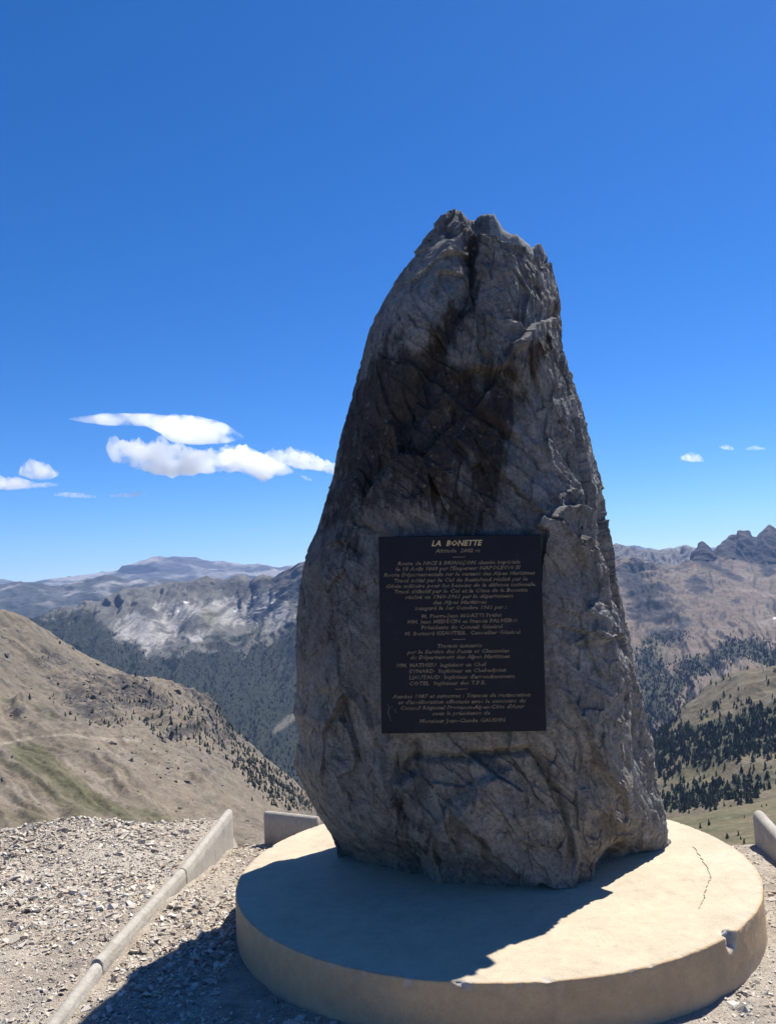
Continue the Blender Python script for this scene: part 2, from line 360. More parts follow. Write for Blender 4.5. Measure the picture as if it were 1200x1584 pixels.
right = terrain('crag_mountain', 640, 1640,
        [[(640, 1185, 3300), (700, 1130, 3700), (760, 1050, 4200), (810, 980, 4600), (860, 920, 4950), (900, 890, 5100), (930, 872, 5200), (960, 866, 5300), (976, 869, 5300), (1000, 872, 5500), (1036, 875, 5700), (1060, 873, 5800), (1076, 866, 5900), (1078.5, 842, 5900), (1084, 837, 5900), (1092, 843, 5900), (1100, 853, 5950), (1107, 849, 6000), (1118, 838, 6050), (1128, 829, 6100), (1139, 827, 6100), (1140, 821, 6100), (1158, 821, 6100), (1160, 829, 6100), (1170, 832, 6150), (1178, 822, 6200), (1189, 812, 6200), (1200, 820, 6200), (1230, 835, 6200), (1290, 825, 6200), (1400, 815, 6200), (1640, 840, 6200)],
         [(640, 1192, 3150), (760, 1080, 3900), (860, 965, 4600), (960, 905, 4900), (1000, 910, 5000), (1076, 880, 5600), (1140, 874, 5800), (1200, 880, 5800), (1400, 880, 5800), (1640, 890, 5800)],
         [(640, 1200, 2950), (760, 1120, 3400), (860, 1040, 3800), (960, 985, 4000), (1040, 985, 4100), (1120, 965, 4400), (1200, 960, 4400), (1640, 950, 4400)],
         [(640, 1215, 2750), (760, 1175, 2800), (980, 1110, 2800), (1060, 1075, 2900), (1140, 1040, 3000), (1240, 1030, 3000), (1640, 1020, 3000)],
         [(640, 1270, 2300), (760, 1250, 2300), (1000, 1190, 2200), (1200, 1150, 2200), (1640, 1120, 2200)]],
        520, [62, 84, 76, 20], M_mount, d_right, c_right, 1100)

# grey ridge behind the scree slope
def d_ridge(P, u, v):
    return (fbm(np.stack([u * 30 + fbm(P / 500.0, 3), v * 0.6, v * 0 + 2.2], -1), 5, 0.55, ridged=True) - 0.25) * 90 * sstep(0.8, 1.3, v) + (fbm(P / 160.0, 4, 0.6, ridged=True) - 0.2) * 18
def c_ridge(P, px, py, Nn, u, v):
    n = fbm(P / 300.0, 4); n2 = fbm(P / 90.0, 3)
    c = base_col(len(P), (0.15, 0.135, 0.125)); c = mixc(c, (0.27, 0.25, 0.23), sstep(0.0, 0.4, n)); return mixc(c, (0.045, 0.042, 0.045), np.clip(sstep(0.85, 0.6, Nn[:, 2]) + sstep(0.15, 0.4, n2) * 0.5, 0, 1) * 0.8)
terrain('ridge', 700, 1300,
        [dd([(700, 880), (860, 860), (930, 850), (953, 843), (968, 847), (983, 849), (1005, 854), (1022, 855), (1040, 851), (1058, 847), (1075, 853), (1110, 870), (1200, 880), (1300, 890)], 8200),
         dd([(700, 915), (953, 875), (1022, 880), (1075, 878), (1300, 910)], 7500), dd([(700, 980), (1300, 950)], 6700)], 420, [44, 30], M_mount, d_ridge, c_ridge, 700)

# right: near wooded slope
def d_slope(P, u, v):
    return (fbm(P / 190.0, 5, 0.5, ridged=True) - 0.15) * 20 * sstep(0.5, 1.4, v) + fbm(P / 45.0, 3) * 3.0
def c_slope(P, px, py, Nn, u, v):
    n = fbm(P / 90.0, 4); n2 = fbm(P / 26.0, 3)
    c = base_col(len(P), (0.145, 0.120, 0.075)); c = mixc(c, OLIVE, sstep(-0.1, 0.4, n)); c = mixc(c, (0.22, 0.195, 0.155), sstep(0.15, 0.5, n2) * 0.6)
    band = blob(px, py, 1090, 1150, 90, 30, -0.25) + blob(px, py, 1190, 1130, 60, 40) + blob(px, py, 1110, 1225, 110, 16, -0.25)
    return mixc(c, (0.052, 0.058, 0.032), sstep(0.3, 0.75, band + 0.45 * n + 0.2 * n2) * 0.85)
slope = terrain('wooded_slope', 780, 1640,
        [[(780, 1330, 1500), (900, 1235, 1550), (1008, 1151, 1600), (1040, 1120, 1620), (1061, 1093, 1640), (1085, 1072, 1650), (1104, 1060, 1650), (1146, 1041, 1600), (1175, 1037, 1560), (1200, 1030, 1520), (1300, 1000, 1450), (1640, 930, 1400)],
         [(780, 1350, 1250), (1000, 1230, 1300), (1100, 1170, 1300), (1200, 1140, 1250), (1640, 1050, 1200)],
         [(780, 1380, 950), (1000, 1290, 980), (1100, 1255, 980), (1200, 1235, 960), (1640, 1140, 900)],
         [(780, 1440, 800), (1000, 1330, 800), (1200, 1290, 800), (1640, 1200, 760)]],
        330, [90, 80, 24], M_hill, d_slope, c_slope, 500)
# right: nearest grassy shoulder
def d_sh(P, u, v): return fbm(P / 80.0, 4) * 5 * sstep(0.5, 1.5, v) + fbm(P / 16.0, 3) * 0.8
def c_sh(P, px, py, Nn, u, v):
    n = fbm(P / 40.0, 4); n2 = fbm(P / 9.0, 3)
    c = base_col(len(P), (0.15, 0.125, 0.066)); c = mixc(c, (0.105, 0.103, 0.05), sstep(-0.2, 0.4, n))
    return mixc(c, (0.20, 0.175, 0.12), sstep(0.1, 0.6, n2) * 0.6)
shoulder = terrain('grassy_shoulder', 760, 1640,
        [[(760, 1345, 620), (900, 1305, 660), (1000, 1276, 700), (1033, 1267, 700), (1075, 1262, 700), (1118, 1252, 690), (1160, 1244, 680), (1200, 1236, 670), (1300, 1215, 650), (1640, 1150, 600)],
         [(760, 1385, 430), (1000, 1320, 450), (1200, 1285, 440), (1640, 1210, 420)],
         [(760, 1480, 200), (1200, 1400, 200), (1640, 1320, 200)],
         [(760, 1700, 60), (1200, 1640, 60), (1640, 1560, 60)]],
        260, [50, 40, 20], M_hill, d_sh, c_sh, 160)

# left: bare tan hillside with crag bands, gullies and green hollows
def d_left(P, u, v):
    px, py = to_px(P)
    low = sstep(1.85, 2.3, v)
    gul = fbm(np.stack([px / 62.0 - py / 44.0 + fbm(P / 120.0, 3) * 0.7, (px + py) / 420.0, px * 0 + 5.5], -1), 4, 0.5, ridged=True)
    gen = fbm(P / 150.0, 5, 0.5, ridged=True)
    crag = np.clip(blob(px, py, 275, 1130, 40, 14, 0.3) + blob(px, py, 275, 1135, 26, 12) + blob(px, py, 150, 1090, 46, 24, 0.5) + blob(px, py, 28, 1100, 14, 10) + blob(px, py, 220, 1080, 50, 20, 0.4) + blob(px, py, 300, 1080, 50, 16, 0.5), 0, 1)
    return (gul - 0.2) * (6 + 7 * low) + (gen - 0.15) * 9 * sstep(0.5, 1.3, v) + fbm(P / 22.0, 4, 0.6) * 2.2 + crag * (6 + 13 * fbm(P / 24.0, 4, 0.65, ridged=True))
def c_left(P, px, py, Nn, u, v):
    n = fbm(P / 110.0, 4); n2 = fbm(P / 26.0, 4)
    st = fbm(np.stack([px / 30.0 - py / 21.0 + 0.6 * n, (px + py) / 150.0, px * 0 + 1.5], -1), 5, 0.6)
    P5 = P / 5.5; c = base_col(len(P), TAN); c = mixc(c, (0.145, 0.125, 0.093), sstep(-0.1, 0.45, n))
    c = mixc(c, (0.255, 0.215, 0.17), sstep(0.05, 0.5, st) * (0.25 + 0.5 * sstep(1130, 1180, py)))
    c = mixc(c, (0.25, 0.215, 0.17), sstep(0.2, 0.55, n2) * 0.5)
    n3 = fbm(P / 11.0, 3); c = mixc(c, (0.085, 0.078, 0.066), sstep(0.18, 0.5, n3 + 0.3 * n2) * (0.25 + 0.45 * sstep(1160, 1090, py)))
    crag = blob(px, py, 278, 1132, 34, 10, -0.35) + blob(px, py, 140, 1095, 50, 20, 0.5) * 0.75 + blob(px, py, 28, 1102, 12, 8, -0.6) + 0.6 * blob(px, py, 225, 1078, 46, 16, 0.4) + 0.7 * blob(px, py, 310, 1075, 46, 14, 0.5) + 0.6 * blob(px, py, 350, 1130, 40, 20, 0.7)
    crag = crag + 0.5 * blob(px, py, 180, 1060, 90, 40, 0.4) + 0.35 * blob(px, py, 60, 1020, 60, 40, 0.5) + 0.4 * blob(px, py, 330, 1180, 60, 40, 0.6)
    n4 = fbm(P5, 2); c = mixc(c, (0.06, 0.054, 0.05), sstep(0.26, 0.5, crag * (0.8 + 1.1 * n2 + 0.8 * n3 + 0.6 * n4)) * 0.9)
    c = mixc(c, (0.30, 0.26, 0.21), sstep(0.30, 0.6, n4 + 0.3 * n2) * 0.55); c = mixc(c, (0.065, 0.06, 0.04), sstep(0.34, 0.6, -n4 - 0.2 * n2) * 0.6)
    gr = blob(px, py, 55, 1180, 50, 26, 0.4) + blob(px, py, 120, 1225, 60, 26, 0.5) + 0.8 * blob(px, py, 230, 1262, 70, 16, 0.2) + 0.6 * blob(px, py, 250, 1160, 34, 12, 0.5) + 0.5 * blob(px, py, 10, 1080, 20, 14) + 0.6 * blob(px, py, 160, 1200, 30, 10, 0.3) + .6 * blob(px, py, 60, 1262, 80, 22)
    c = mixc(c, GRASS, sstep(0.2, 1.0, gr + 0.55 * n - 0.7 * st) * 0.7)
    d, s, t = seg_dist(px, py, [(-120, 1162), (0, 1151), (45, 1142), (95, 1136), (150, 1142), (215, 1146)])
    return mixc(c, (0.29, 0.245, 0.185), (d < 2.2) * 0.85)
left = terrain('hillside', -420, 760,
        [[(-420, 830, 1150), (-200, 880, 1200), (-60, 925, 1250), (0, 945, 1300), (40, 957, 1330), (80, 985, 1360), (120, 1009, 1400), (160, 1029, 1430), (200, 1046, 1460), (235, 1051, 1490), (262, 1063, 1520), (290, 1076, 1550), (322, 1090, 1580), (345, 1112, 1610), (370, 1140, 1640), (400, 1168, 1670), (440, 1200, 1700), (490, 1248, 1740), (560, 1310, 1780), (760, 1450, 1850)],
         [(-420, 1010, 950), (0, 1075, 1120), (120, 1095, 1180), (250, 1115, 1270), (350, 1170, 1400), (440, 1225, 1500), (560, 1330, 1600), (760, 1470, 1700)],
         [(-420, 1120, 760), (0, 1140, 900), (100, 1140, 930), (215, 1150, 980), (300, 1175, 1040), (400, 1230, 1180), (480, 1285, 1300), (760, 1490, 1500)],
         [(-420, 1300, 480), (0, 1310, 560), (200, 1320, 590), (400, 1340, 640), (760, 1520, 800)],
         [(-420, 1560, 200), (0, 1560, 220), (760, 1620, 260)]],
        500, [90, 60, 100, 14], M_hill, d_left, c_left, 500)

# ------------------------------------------------------------------ terrace ground
PCX, PCY, PR, PTOP = 0.379, 3.945, 1.119, 0.20
EDGE = [(-60, -20), (-9, 3.0), (-4, 4.4), (-2.9, 4.85), (-2.4, 5.08), (-1.9, 5.30), (-1.5, 5.22), (-1.15, 5.25), (-0.8, 5.45), (0, 5.5), (1.0, 5.3), (1.5, 4.95), (1.8, 4.85), (2.4, 4.9), (4, 4.6), (9, 3.0), (60, -20)]
def kerb_x(y): return np.interp(y, [2.0, 2.92, 3.36, 4.35, 5.45, 9], [-1.27, -1.21, -1.17, -1.105, -1.08, -1.0])
def ground_z(x, y, fine=True):
    x = np.asarray(x, float); y = np.asarray(y, float)
    left = sstep(0.012, -0.02, x - kerb_x(y))
    z = 0.075 * left * sstep(2.6, 3.6, y) + 0.02 * left
    z = z - (1 - left) * 0.105 * sstep(4.0, 5.3, y) + (1 - left) * 0.012
    z = z + 0.05 * np.exp(-(((x + 2.0) / 0.5) ** 2 + ((y - 5.2) / 0.45) ** 2))
    z = z + (1 - left) * 0.042 * np.exp(-((x - kerb_x(y)) / 0.2) ** 2) * sstep(4.9, 4.0, y)
    P = np.stack([x, y, x * 0], -1)
    if fine: z = z + left * 0.035 * fbm(P * 1.7, 4) + 0.012 * fbm(P * 5.0, 3) + 0.006 * fbm(P * 18.0, 2)
    e = np.interp(x, [p[0] for p in EDGE], [p[1] for p in EDGE]) + 0.12 * perlin(P * 1.3)
    over = np.maximum(0, y - e)
    z = z - 0.75 * over + 0.12 * (1 - np.exp(-over * 3)) * 0.75
    side = np.maximum(0, np.abs(x) - 9)
    return z - 0.4 * side - 0.25 * np.maximum(0, -5 - y)
gx = np.concatenate([[-60, -30, -18, -12, -9, -7, -5.5], np.arange(-4.6, 3.6, 0.028), [4, 5, 7, 9, 12, 18, 30, 60]])
gy = np.concatenate([[-60, -25, -12, -6, -3, -1.5, -0.5, 0.2, 0.8], np.arange(1.2, 6.3, 0.028), 6.3 * 1.12 ** np.arange(1, 24)])
GX, GY = np.meshgrid(gx, gy)
gz = ground_z(GX.ravel(), GY.ravel())
GV = np.stack([GX.ravel(), GY.ravel(), gz], -1)
n1 = fbm(GV * 1.2, 4); n2 = fbm(GV * 7.0, 3)
gc = base_col(len(GV), (0.57, 0.485, 0.385)); gc = mixc(gc, (0.66, 0.585, 0.485), sstep(-0.1, 0.5, n1 + 0.4 * n2)); gc = mixc(gc, (0.30, 0.25, 0.215), sstep(0.1, 0.6, -n2 - 0.3 * n1) * 0.7)
ground = new_mesh('ground', GV, grid_faces(len(gy), len(gx)), M_ground, True, gc)
tag(ground, kind='structure')

# ------------------------------------------------------------------ plinth: round ochre-painted concrete slab
nth, nrad = 660, 90
th = np.linspace(0, 2 * np.pi, nth, endpoint=False)
prof = []                                        # (radius, height) from the foot, over the rim, to the centre
for z in np.linspace(-0.22, PTOP - 0.006, 36): prof.append((PR, z))
for a in np.linspace(0.25, 1.0, 4) * math.pi / 2: prof.append((PR - 0.006 + 0.006 * math.cos(a), PTOP - 0.006 + 0.006 * math.sin(a)))
for r_ in np.linspace(PR - 0.011, 0.004, nrad): prof.append((r_, PTOP))
prof = np.array(prof)
TH, K = np.meshgrid(th, np.arange(len(prof)))
Rr = prof[K, 0]; Zz = prof[K, 1].astype(float)
Pp = np.stack([PCX + Rr * np.cos(TH), PCY + Rr * np.sin(TH), Zz], -1).reshape(-1, 3)
rad = np.stack([np.cos(TH), np.sin(TH), 0 * TH], -1).reshape(-1, 3)
rimw = np.exp(-(((Pp[:, 2] - PTOP) / 0.02) ** 2 + ((Rr.ravel() - PR) / 0.018) ** 2))
ch = fbm(Pp * 16, 3); chip = rimw * (sstep(0.25, 0.5, ch) * 0.009 + 0.004 * sstep(0.1, 0.5, fbm(Pp * 45, 2)))
und = 0.003 * fbm(Pp * 2.2, 3) + 0.0012 * fbm(Pp * 11, 2)
ontop = (Rr.ravel() < PR - 0.009)
Pp[:, 2] += np.where(ontop, und, 0); Pp -= rad * (np.where(ontop, 0, und * 1.6) + chip)[:, None]; Pp[:, 2] -= chip * 0.8
pc = base_col(len(Pp), (0.555, 0.475, 0.345)); pc[~ontop] = (0.57, 0.405, 0.235)
stn = fbm(Pp * np.array([9, 9, 1.2]), 3)
pc = mixc(pc, (0.40, 0.30, 0.19), sstep(0.1, 0.6, stn) * np.where(ontop, 0.12, 0.4))
pc = mixc(pc, (0.60, 0.52, 0.39), sstep(0.0, 0.6, fbm(Pp * 3.1, 3)) * 0.4 * ontop)
pc = mixc(pc, (0.46, 0.39, 0.29), ontop * sstep(0.15, 0.55, fbm(Pp * 2.0 + 9, 4, 0.65)) * 0.45); pc = mixc(pc, (0.38, 0.32, 0.25), sstep(0.42, 0.6, fbm(Pp * 26, 3)) * 0.5); pc = mixc(pc, (0.34, 0.26, 0.17), (~ontop) * sstep(0.2, 0.6, fbm(Pp * np.array([5, 5, 14]) + 3, 4, 0.65)) * 0.5)
pc = mixc(pc, (0.45, 0.40, 0.34), sstep(0.09, -0.02, Pp[:, 2] + 0.03 * fbm(Pp * 6, 2)) * 0.5)
pc = mixc(pc, (0.52, 0.50, 0.46), np.clip(chip / 0.006, 0, 1))
# the broken notch with grey concrete showing
c0 = on_z(np.array(1126.0), np.array(1444.0), PTOP); a0 = math.atan2(c0[1] - PCY, c0[0] - PCX)
nc_ = np.array([PCX + PR * math.cos(a0), PCY + PR * math.sin(a0), PTOP - 0.012])
dq = Pp - nc_; dq[:, 2] *= 0.75; dn = np.linalg.norm(dq, axis=1) + 0.006 * fbm(Pp * 60, 2)
hole = sstep(0.034, 0.028, dn + 0.012 * np.abs(fbm(Pp * 38, 3)))
Pp = Pp - rad * (hole * 0.026)[:, None]; Pp[:, 2] -= hole * np.where(ontop, 0.02, 0.002) * (1 + 0.5 * fbm(Pp * 50, 2))
pc = mixc(pc, (0.33, 0.32, 0.33), hole); pc = mixc(pc, (0.78, 0.72, 0.6), np.exp(-((dn - 0.035) / 0.004) ** 2) * (~ontop) * 0.7)
# hairline crack across the top
cpx = [(1072, 1309), (1080, 1322), (1088, 1334), (1093, 1341), (1098, 1353), (1099, 1358), (1094, 1371), (1089, 1383), (1086, 1394), (1080, 1406)]
cw = np.array([on_z(np.array(float(a)), np.array(float(b)), PTOP)[:2] for a, b in cpx])
plinth = new_mesh('plinth', Pp, grid_faces(len(prof), nth, True), M_plinth, True, pc)
tag(plinth, 'round ochre-painted concrete plinth under the tall rock, cracked on top and chipped at the rim', 'plinth')
rr = np.random.default_rng(5); tc = np.linspace(0, 1, 70); cl = np.stack([np.interp(tc, np.linspace(0, 1, len(cw)), cw[:, k]) for k in (0, 1)], -1)
dcl = np.gradient(cl, axis=0); ncl = np.stack([-dcl[:, 1], dcl[:, 0]], -1); ncl /= np.linalg.norm(ncl, axis=1)[:, None]
cl = cl + ncl * rr.normal(0, 0.0028, (70, 1)); wcl = (np.where(tc < 0.6, 0.0019, 0.0009) * np.abs(rr.normal(0.5, 0.6, 70)))[:, None]; wcl[0] = wcl[-1] = 0.0002
ca, cb = cl + ncl * wcl, cl - ncl * wcl
Vc = np.concatenate([np.c_[ca, np.full(70, PTOP + 0.0035)], np.c_[cb, np.full(70, PTOP + 0.0035)], np.c_[cl, np.full(70, PTOP - 0.006)]])
i_ = np.arange(69); Fc = np.concatenate([np.stack([i_, i_ + 1, i_ + 71, i_ + 70], -1), np.stack([i_ + 1, i_, i_ + 140, i_ + 141], -1), np.stack([i_ + 70, i_ + 71, i_ + 141, i_ + 140], -1)])
new_mesh('crack', Vc, Fc, plain('crack_dirt', (0.38, 0.31, 0.225), 0.95), parent=plinth)

# ------------------------------------------------------------------ standing stone
YS = 4.12
Lpx = [(690, 318), (675, 345), (660, 364), (640, 395), (615, 430), (600, 455), (580, 490), (568, 520), (562, 545), (550, 590), (540, 630), (528, 670), (520, 705), (515, 738), (505, 768), (500, 788), (490, 820), (478, 845), (470, 870), (465, 900), (459, 950), (457, 1000), (459, 1050), (457, 1085), (453, 1104), (461, 1124), (463, 1140), (457, 1165), (454, 1183), (468, 1215), (480, 1240), (495, 1265), (512, 1290), (520, 1310), (525, 1340)]
Rpx = [(838, 340), (842, 380), (847, 398), (855, 420), (862, 445), (867, 475), (868, 500), (867, 520), (872, 545), (885, 585), (897, 620), (907, 655), (917, 700), (928, 735), (935, 770), (938, 800), (945, 830), (951, 860), (953, 890), (960, 920), (968, 960), (975, 990), (985, 1030), (988, 1060), (995, 1090), (1003, 1120), (1012, 1160), (1014, 1200), (1020, 1230), (1030, 1260), (1033, 1290), (1037, 1308), (1038, 1340)]
Cpx = [(832, 340), (836, 385), (848, 430), (853, 480), (850, 505), (860, 560), (871, 610), (884, 650), (898, 700), (915, 760), (925, 800), (932, 840), (932, 900), (928, 935), (943, 1000), (953, 1060), (962, 1110), (978, 1170), (993, 1220), (1003, 1260), (1008, 1320)]
def prof_xz(pp, Y):
    q = np.array([on_y(np.array(float(a)), np.array(float(b)), Y) for a, b in pp]); i = np.argsort(q[:, 2]); return q[i, 2], q[i, 0]
zL, xLp = prof_xz(Lpx, YS); zR, xRp = prof_xz(Rpx, YS); zC, xCp = prof_xz(Cpx, 3.78)
rows_n = 470
zr = np.linspace(0.10, 3.40, rows_n)
XL = np.interp(zr, zL, xLp); XR = np.interp(zr, zR, xRp); XC = np.interp(zr, zC, xCp)
XL = np.where(zr > zL[-1], xLp[-1] + (zr - zL[-1]) * 0.6, XL)
XC = np.minimum(XC, XR - 0.03)
YF = np.interp(zr, [0.1, 0.2, 0.3, 0.5, 0.8, 1.0, 1.66, 2.1, 2.6, 3.0, 3.3], [3.70, 3.66, 3.62, 3.575, 3.575, 3.585, 3.585, 3.62, 3.68, 3.76, 3.84])
CO = np.interp(zr, [0.2, 0.35, 0.7, 1.2, 2.5, 3.3], [0.30, 0.27, 0.20, 0.17, 0.15, 0.12])
DEP = np.interp(zr, [0.2, 1.2, 2.4, 3.3], [1.05, 1.0, 0.82, 0.62])
W = XR - XL
keys = [(XL, YS + 0 * zr), (XL + 0.10 * W, YF + 0.27), (XL + 0.27 * W, YF + 0.045), (XL + 0.46 * W, YF), (XC - 0.16 * W, YF + 0.015), (XC - 0.03, YF + 0.75 * CO), (XC, YF + CO),
        (XR, YS + 0 * zr), (XR - 0.10 * W, YF + DEP * 0.92), (XL + 0.55 * W, YF + DEP), (XL + 0.14 * W, YF + DEP * 0.90), (XL, YS + 0 * zr)]
cnt = [85, 88, 82, 104, 58, 26, 56, 34, 26, 26, 30]
sx_, sy_ = [], []
for k in range(len(keys) - 1):
    t = np.arange(cnt[k])[None, :] / cnt[k]
    sx_.append(keys[k][0][:, None] * (1 - t) + keys[k + 1][0][:, None] * t); sy_.append(keys[k][1][:, None] * (1 - t) + keys[k + 1][1][:, None] * t)
SX = np.concatenate(sx_, 1); SY = np.concatenate(sy_, 1); ncol = SX.shape[1]
def smooth_loop(A, n, lock):
    for _ in range(n):
        B = 0.5 * A + 0.25 * (np.roll(A, 1, 1) + np.roll(A, -1, 1)); A = np.where(lock[None, :], A, B)
    return A
lock = np.zeros(ncol, bool); lock[0] = True; lock[sum(cnt[:7])] = True; lock[sum(cnt[:6])] = True
SX = smooth_loop(SX, 40, lock); SY = smooth_loop(SY, 40, lock)
RV = np.stack([SX, SY, np.repeat(zr[:, None], ncol, 1)], -1)
G0 = RV.copy()
du = np.gradient(RV, axis=1); dv = np.gradient(RV, axis=0)
RN = np.cross(du, dv).reshape(-1, 3); RN /= np.linalg.norm(RN, axis=1)[:, None] + 1e-9
Q = RV.reshape(-1, 3).copy()
qx, qy = to_px(Q)
front = sstep(0.05, 0.45, -RN[:, 1])
warpx = qx + 9 * fbm(Q * 3.0, 3) + 4 * fbm(Q * 12.0, 2); warpy = qy + 9 * fbm(Q * 3.0 + 31, 3) + 4 * fbm(Q * 12.0 + 31, 2)
def step_at(pl, h, soft, reach, end=0.06):
    d, s, t = seg_dist(warpx, warpy, pl)
    return h * sstep(-soft, soft, d * s) * np.exp(-np.maximum(0, d * s) / reach) * sstep(0, end, t) * sstep(1, 1 - end, t)
def groove(pl, h, w, end=0.05):
    d, s, t = seg_dist(warpx, warpy, pl)
    return -h * np.exp(-(d / w) ** 2) * np.maximum(0.15, sstep(0, end, t) * sstep(1, 1 - end, t))
D = np.zeros(len(Q))
D += groove([(735, 320), (731, 370), (724, 430), (706, 490), (676, 555), (630, 620), (598, 660)], 0.05, 13)
D += groove([(688, 352), (682, 372)], 0.05, 11, 0.3)
D += step_at([(735, 632), (768, 592), (800, 545), (826, 508), (862, 488)], 0.06, 2.5, 130)
D += step_at([(560, 812), (600, 745), (660, 640), (690, 600)], 0.05, 8, 70)
D += step_at([(838, 812), (846, 796), (868, 806), (884, 822), (905, 838), (915, 828), (930, 842)], 0.075, 3, 60, 0.02)
D += step_at([(858, 800), (866, 786), (900, 783), (918, 790)], 0.055, 3, 45, 0.02)
D += step_at([(880, 762), (890, 755), (905, 760)], 0.03, 3, 25, 0.05)
D += step_at([(905, 945), (920, 927), (930, 932), (940, 960), (945, 990)], 0.03, 5, 40)
D += step_at([(745, 372), (790, 384), (835, 386)], -0.0, 3, 40)
D += groove([(618, 1210), (634, 1172), (660, 1168), (720, 1172), (780, 1166), (830, 1165), (850, 1190), (870, 1225), (886, 1290), (890, 1350)], 0.045, 6)
D += groove([(600, 1170), (620, 1205), (650, 1190), (640, 1140)], 0.04, 7)
D += step_at([(905, 1365), (860, 1366), (800, 1346), (762, 1312), (748, 1285), (700, 1250)], 0.06, 4, 90)
D += step_at([(672, 1290), (700, 1240), (745, 1200), (800, 1190)], 0.03, 5, 60)
D += groove([(520, 990), (560, 1080), (600, 1150)], 0.022, 8)
D += groove([(800, 600), (815, 660), (845, 730), (850, 790)], 0.03, 12)
D += groove([(500, 1060), (520, 1110), (545, 1180), (560, 1250)], 0.03, 14)
D += 0.025 * blob(qx, qy, 640, 470, 60, 110, 0.35) + 0.02 * blob(qx, qy, 800, 460, 55, 90) + 0.02 * blob(qx, qy, 690, 760, 90, 60)
D += -0.02 * blob(qx, qy, 740, 620, 50, 60) - 0.03 * blob(qx, qy, 600, 680, 40, 60, 0.4) - 0.04 * blob(qx, qy, 890, 880, 30, 30)
D += -0.09 * blob(qx, qy, 975, 1340, 46, 20, -0.45) + 0.03 * blob(qx, qy, 930, 1270, 40, 60)
D += -0.10 * blob(qx, qy, 600, 1360, 110, 45)
flat = sstep(40, 8, np.maximum(np.maximum(585 - qx, qx - 846), np.maximum(826 - qy, qy - 1140)))   # bed of the plaque
D *= front
# broken facets at two sizes
def facets(P, n, tilt, clipv, off, seed, aniso):
    r = np.random.default_rng(seed); idx = r.choice(len(P), n, replace=False); A = np.array(aniso); C = P[idx]
    T = r.normal(size=(n, 3)) * tilt; O = r.normal(size=n) * off
    wp = P + 0.03 * np.stack([fbm(P * 5, 2), fbm(P * 5 + 7, 2), fbm(P * 5 + 13, 2)], -1)
    out = np.empty(len(P)); Ca = (C * A).astype(np.float32); cc = (Ca ** 2).sum(1); S = 4000
    def job(s):
        X = (wp[s:s + S] * A).astype(np.float32)
        k = np.argmin(cc[None, :] - 2 * X @ Ca.T, axis=1)
        out[s:s + S] = np.clip(((P[s:s + S] - C[k]) * T[k]).sum(1), -clipv, clipv) + O[k]
    list(POOL.map(job, range(0, len(P), S)))
    return out
rotm = np.array([[0.9, 0, 0.35], [0, 1, 0], [-0.35, 0, 0.9]])
Qr = Q @ rotm.T
ci = np.tile(np.arange(ncol), rows_n); c6, c7 = sum(cnt[:6]), sum(cnt[:7])
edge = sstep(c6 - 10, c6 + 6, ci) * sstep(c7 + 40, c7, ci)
sil = 1 - 0.8 * sstep(0.85, 0.35, np.abs(RN[:, 1])) * (RN[:, 0] < 0)          # the left outline is even
D += facets(Qr, 46, 0.13, 0.040, 0.007, 3, (1.5, 1.5, 0.75)) * (1 - 0.75 * flat) * sil
D += facets(Qr, 420, 0.12, 0.012, 0.0030, 9, (1.6, 1.6, 0.7)) * (1 - 0.6 * flat) * sil
D += facets(Qr, 3000, 0.12, 0.004, 0.0009, 5, (1.8, 1.8, 0.7)) * (1 - 0.5 * flat) * np.maximum(sil, 0.5)
D += (0.0030 * fbm(Qr * np.array([26, 26, 9]), 4, 0.6, ridged=True) + 0.0020 * fbm(Q * 60, 3)) * (1 - 0.5 * flat)
wq = Qr + 0.012 * np.stack([fbm(Q * 14, 2), fbm(Q * 14 + 5, 2), fbm(Q * 14 + 11, 2)], -1)
gate = sstep(0.08, 0.35, fbm(Q * 2.6 + 77, 3)); gate2 = sstep(0.05, 0.3, fbm(Q * 5 + 33, 3))
ck = (1 - np.abs(perlin(wq * np.array([4.0, 4.0, 1.5]))) * 2) * gate; ck2 = (1 - np.abs(perlin(wq @ np.array([[0.8, 0, 0.6], [0, 1, 0], [-0.6, 0, 0.8]]) * np.array([11, 11, 4]) + 40)) * 2) * gate2
D -= (0.010 * sstep(0.93, 0.99, ck) + 0.006 * sstep(0.90, 0.98, ck2)) * (1 - 0.8 * flat) * front
# thin slabs split off along the cleavage: terraces with crisp lips
cl_ = Q @ np.array([0.62, -0.25, 0.74]) + 0.05 * fbm(Q * 3.2, 3) + 0.010 * fbm(Q * 16, 2)
lay = cl_ / 0.085; fr = lay - np.floor(lay); gate3 = sstep(-0.15, 0.25, fbm(Q * 2.1 + 15, 3))
D += (0.011 * (fr ** 1.5 - 0.4) * gate3 + 0.005 * (((cl_ / 0.031) % 1.0) - 0.5) * gate2) * (1 - 0.7 * flat) * np.maximum(sil, 0.3) * (1 - 0.75 * edge)
D += edge * (0.020 * fbm(Qr * np.array([9, 9, 4]), 4, 0.6, ridged=True) + 0.010 * fbm(Qr * np.array([30, 30, 12]), 3, 0.6, ridged=True))
Q = Q + RN * D[:, None]
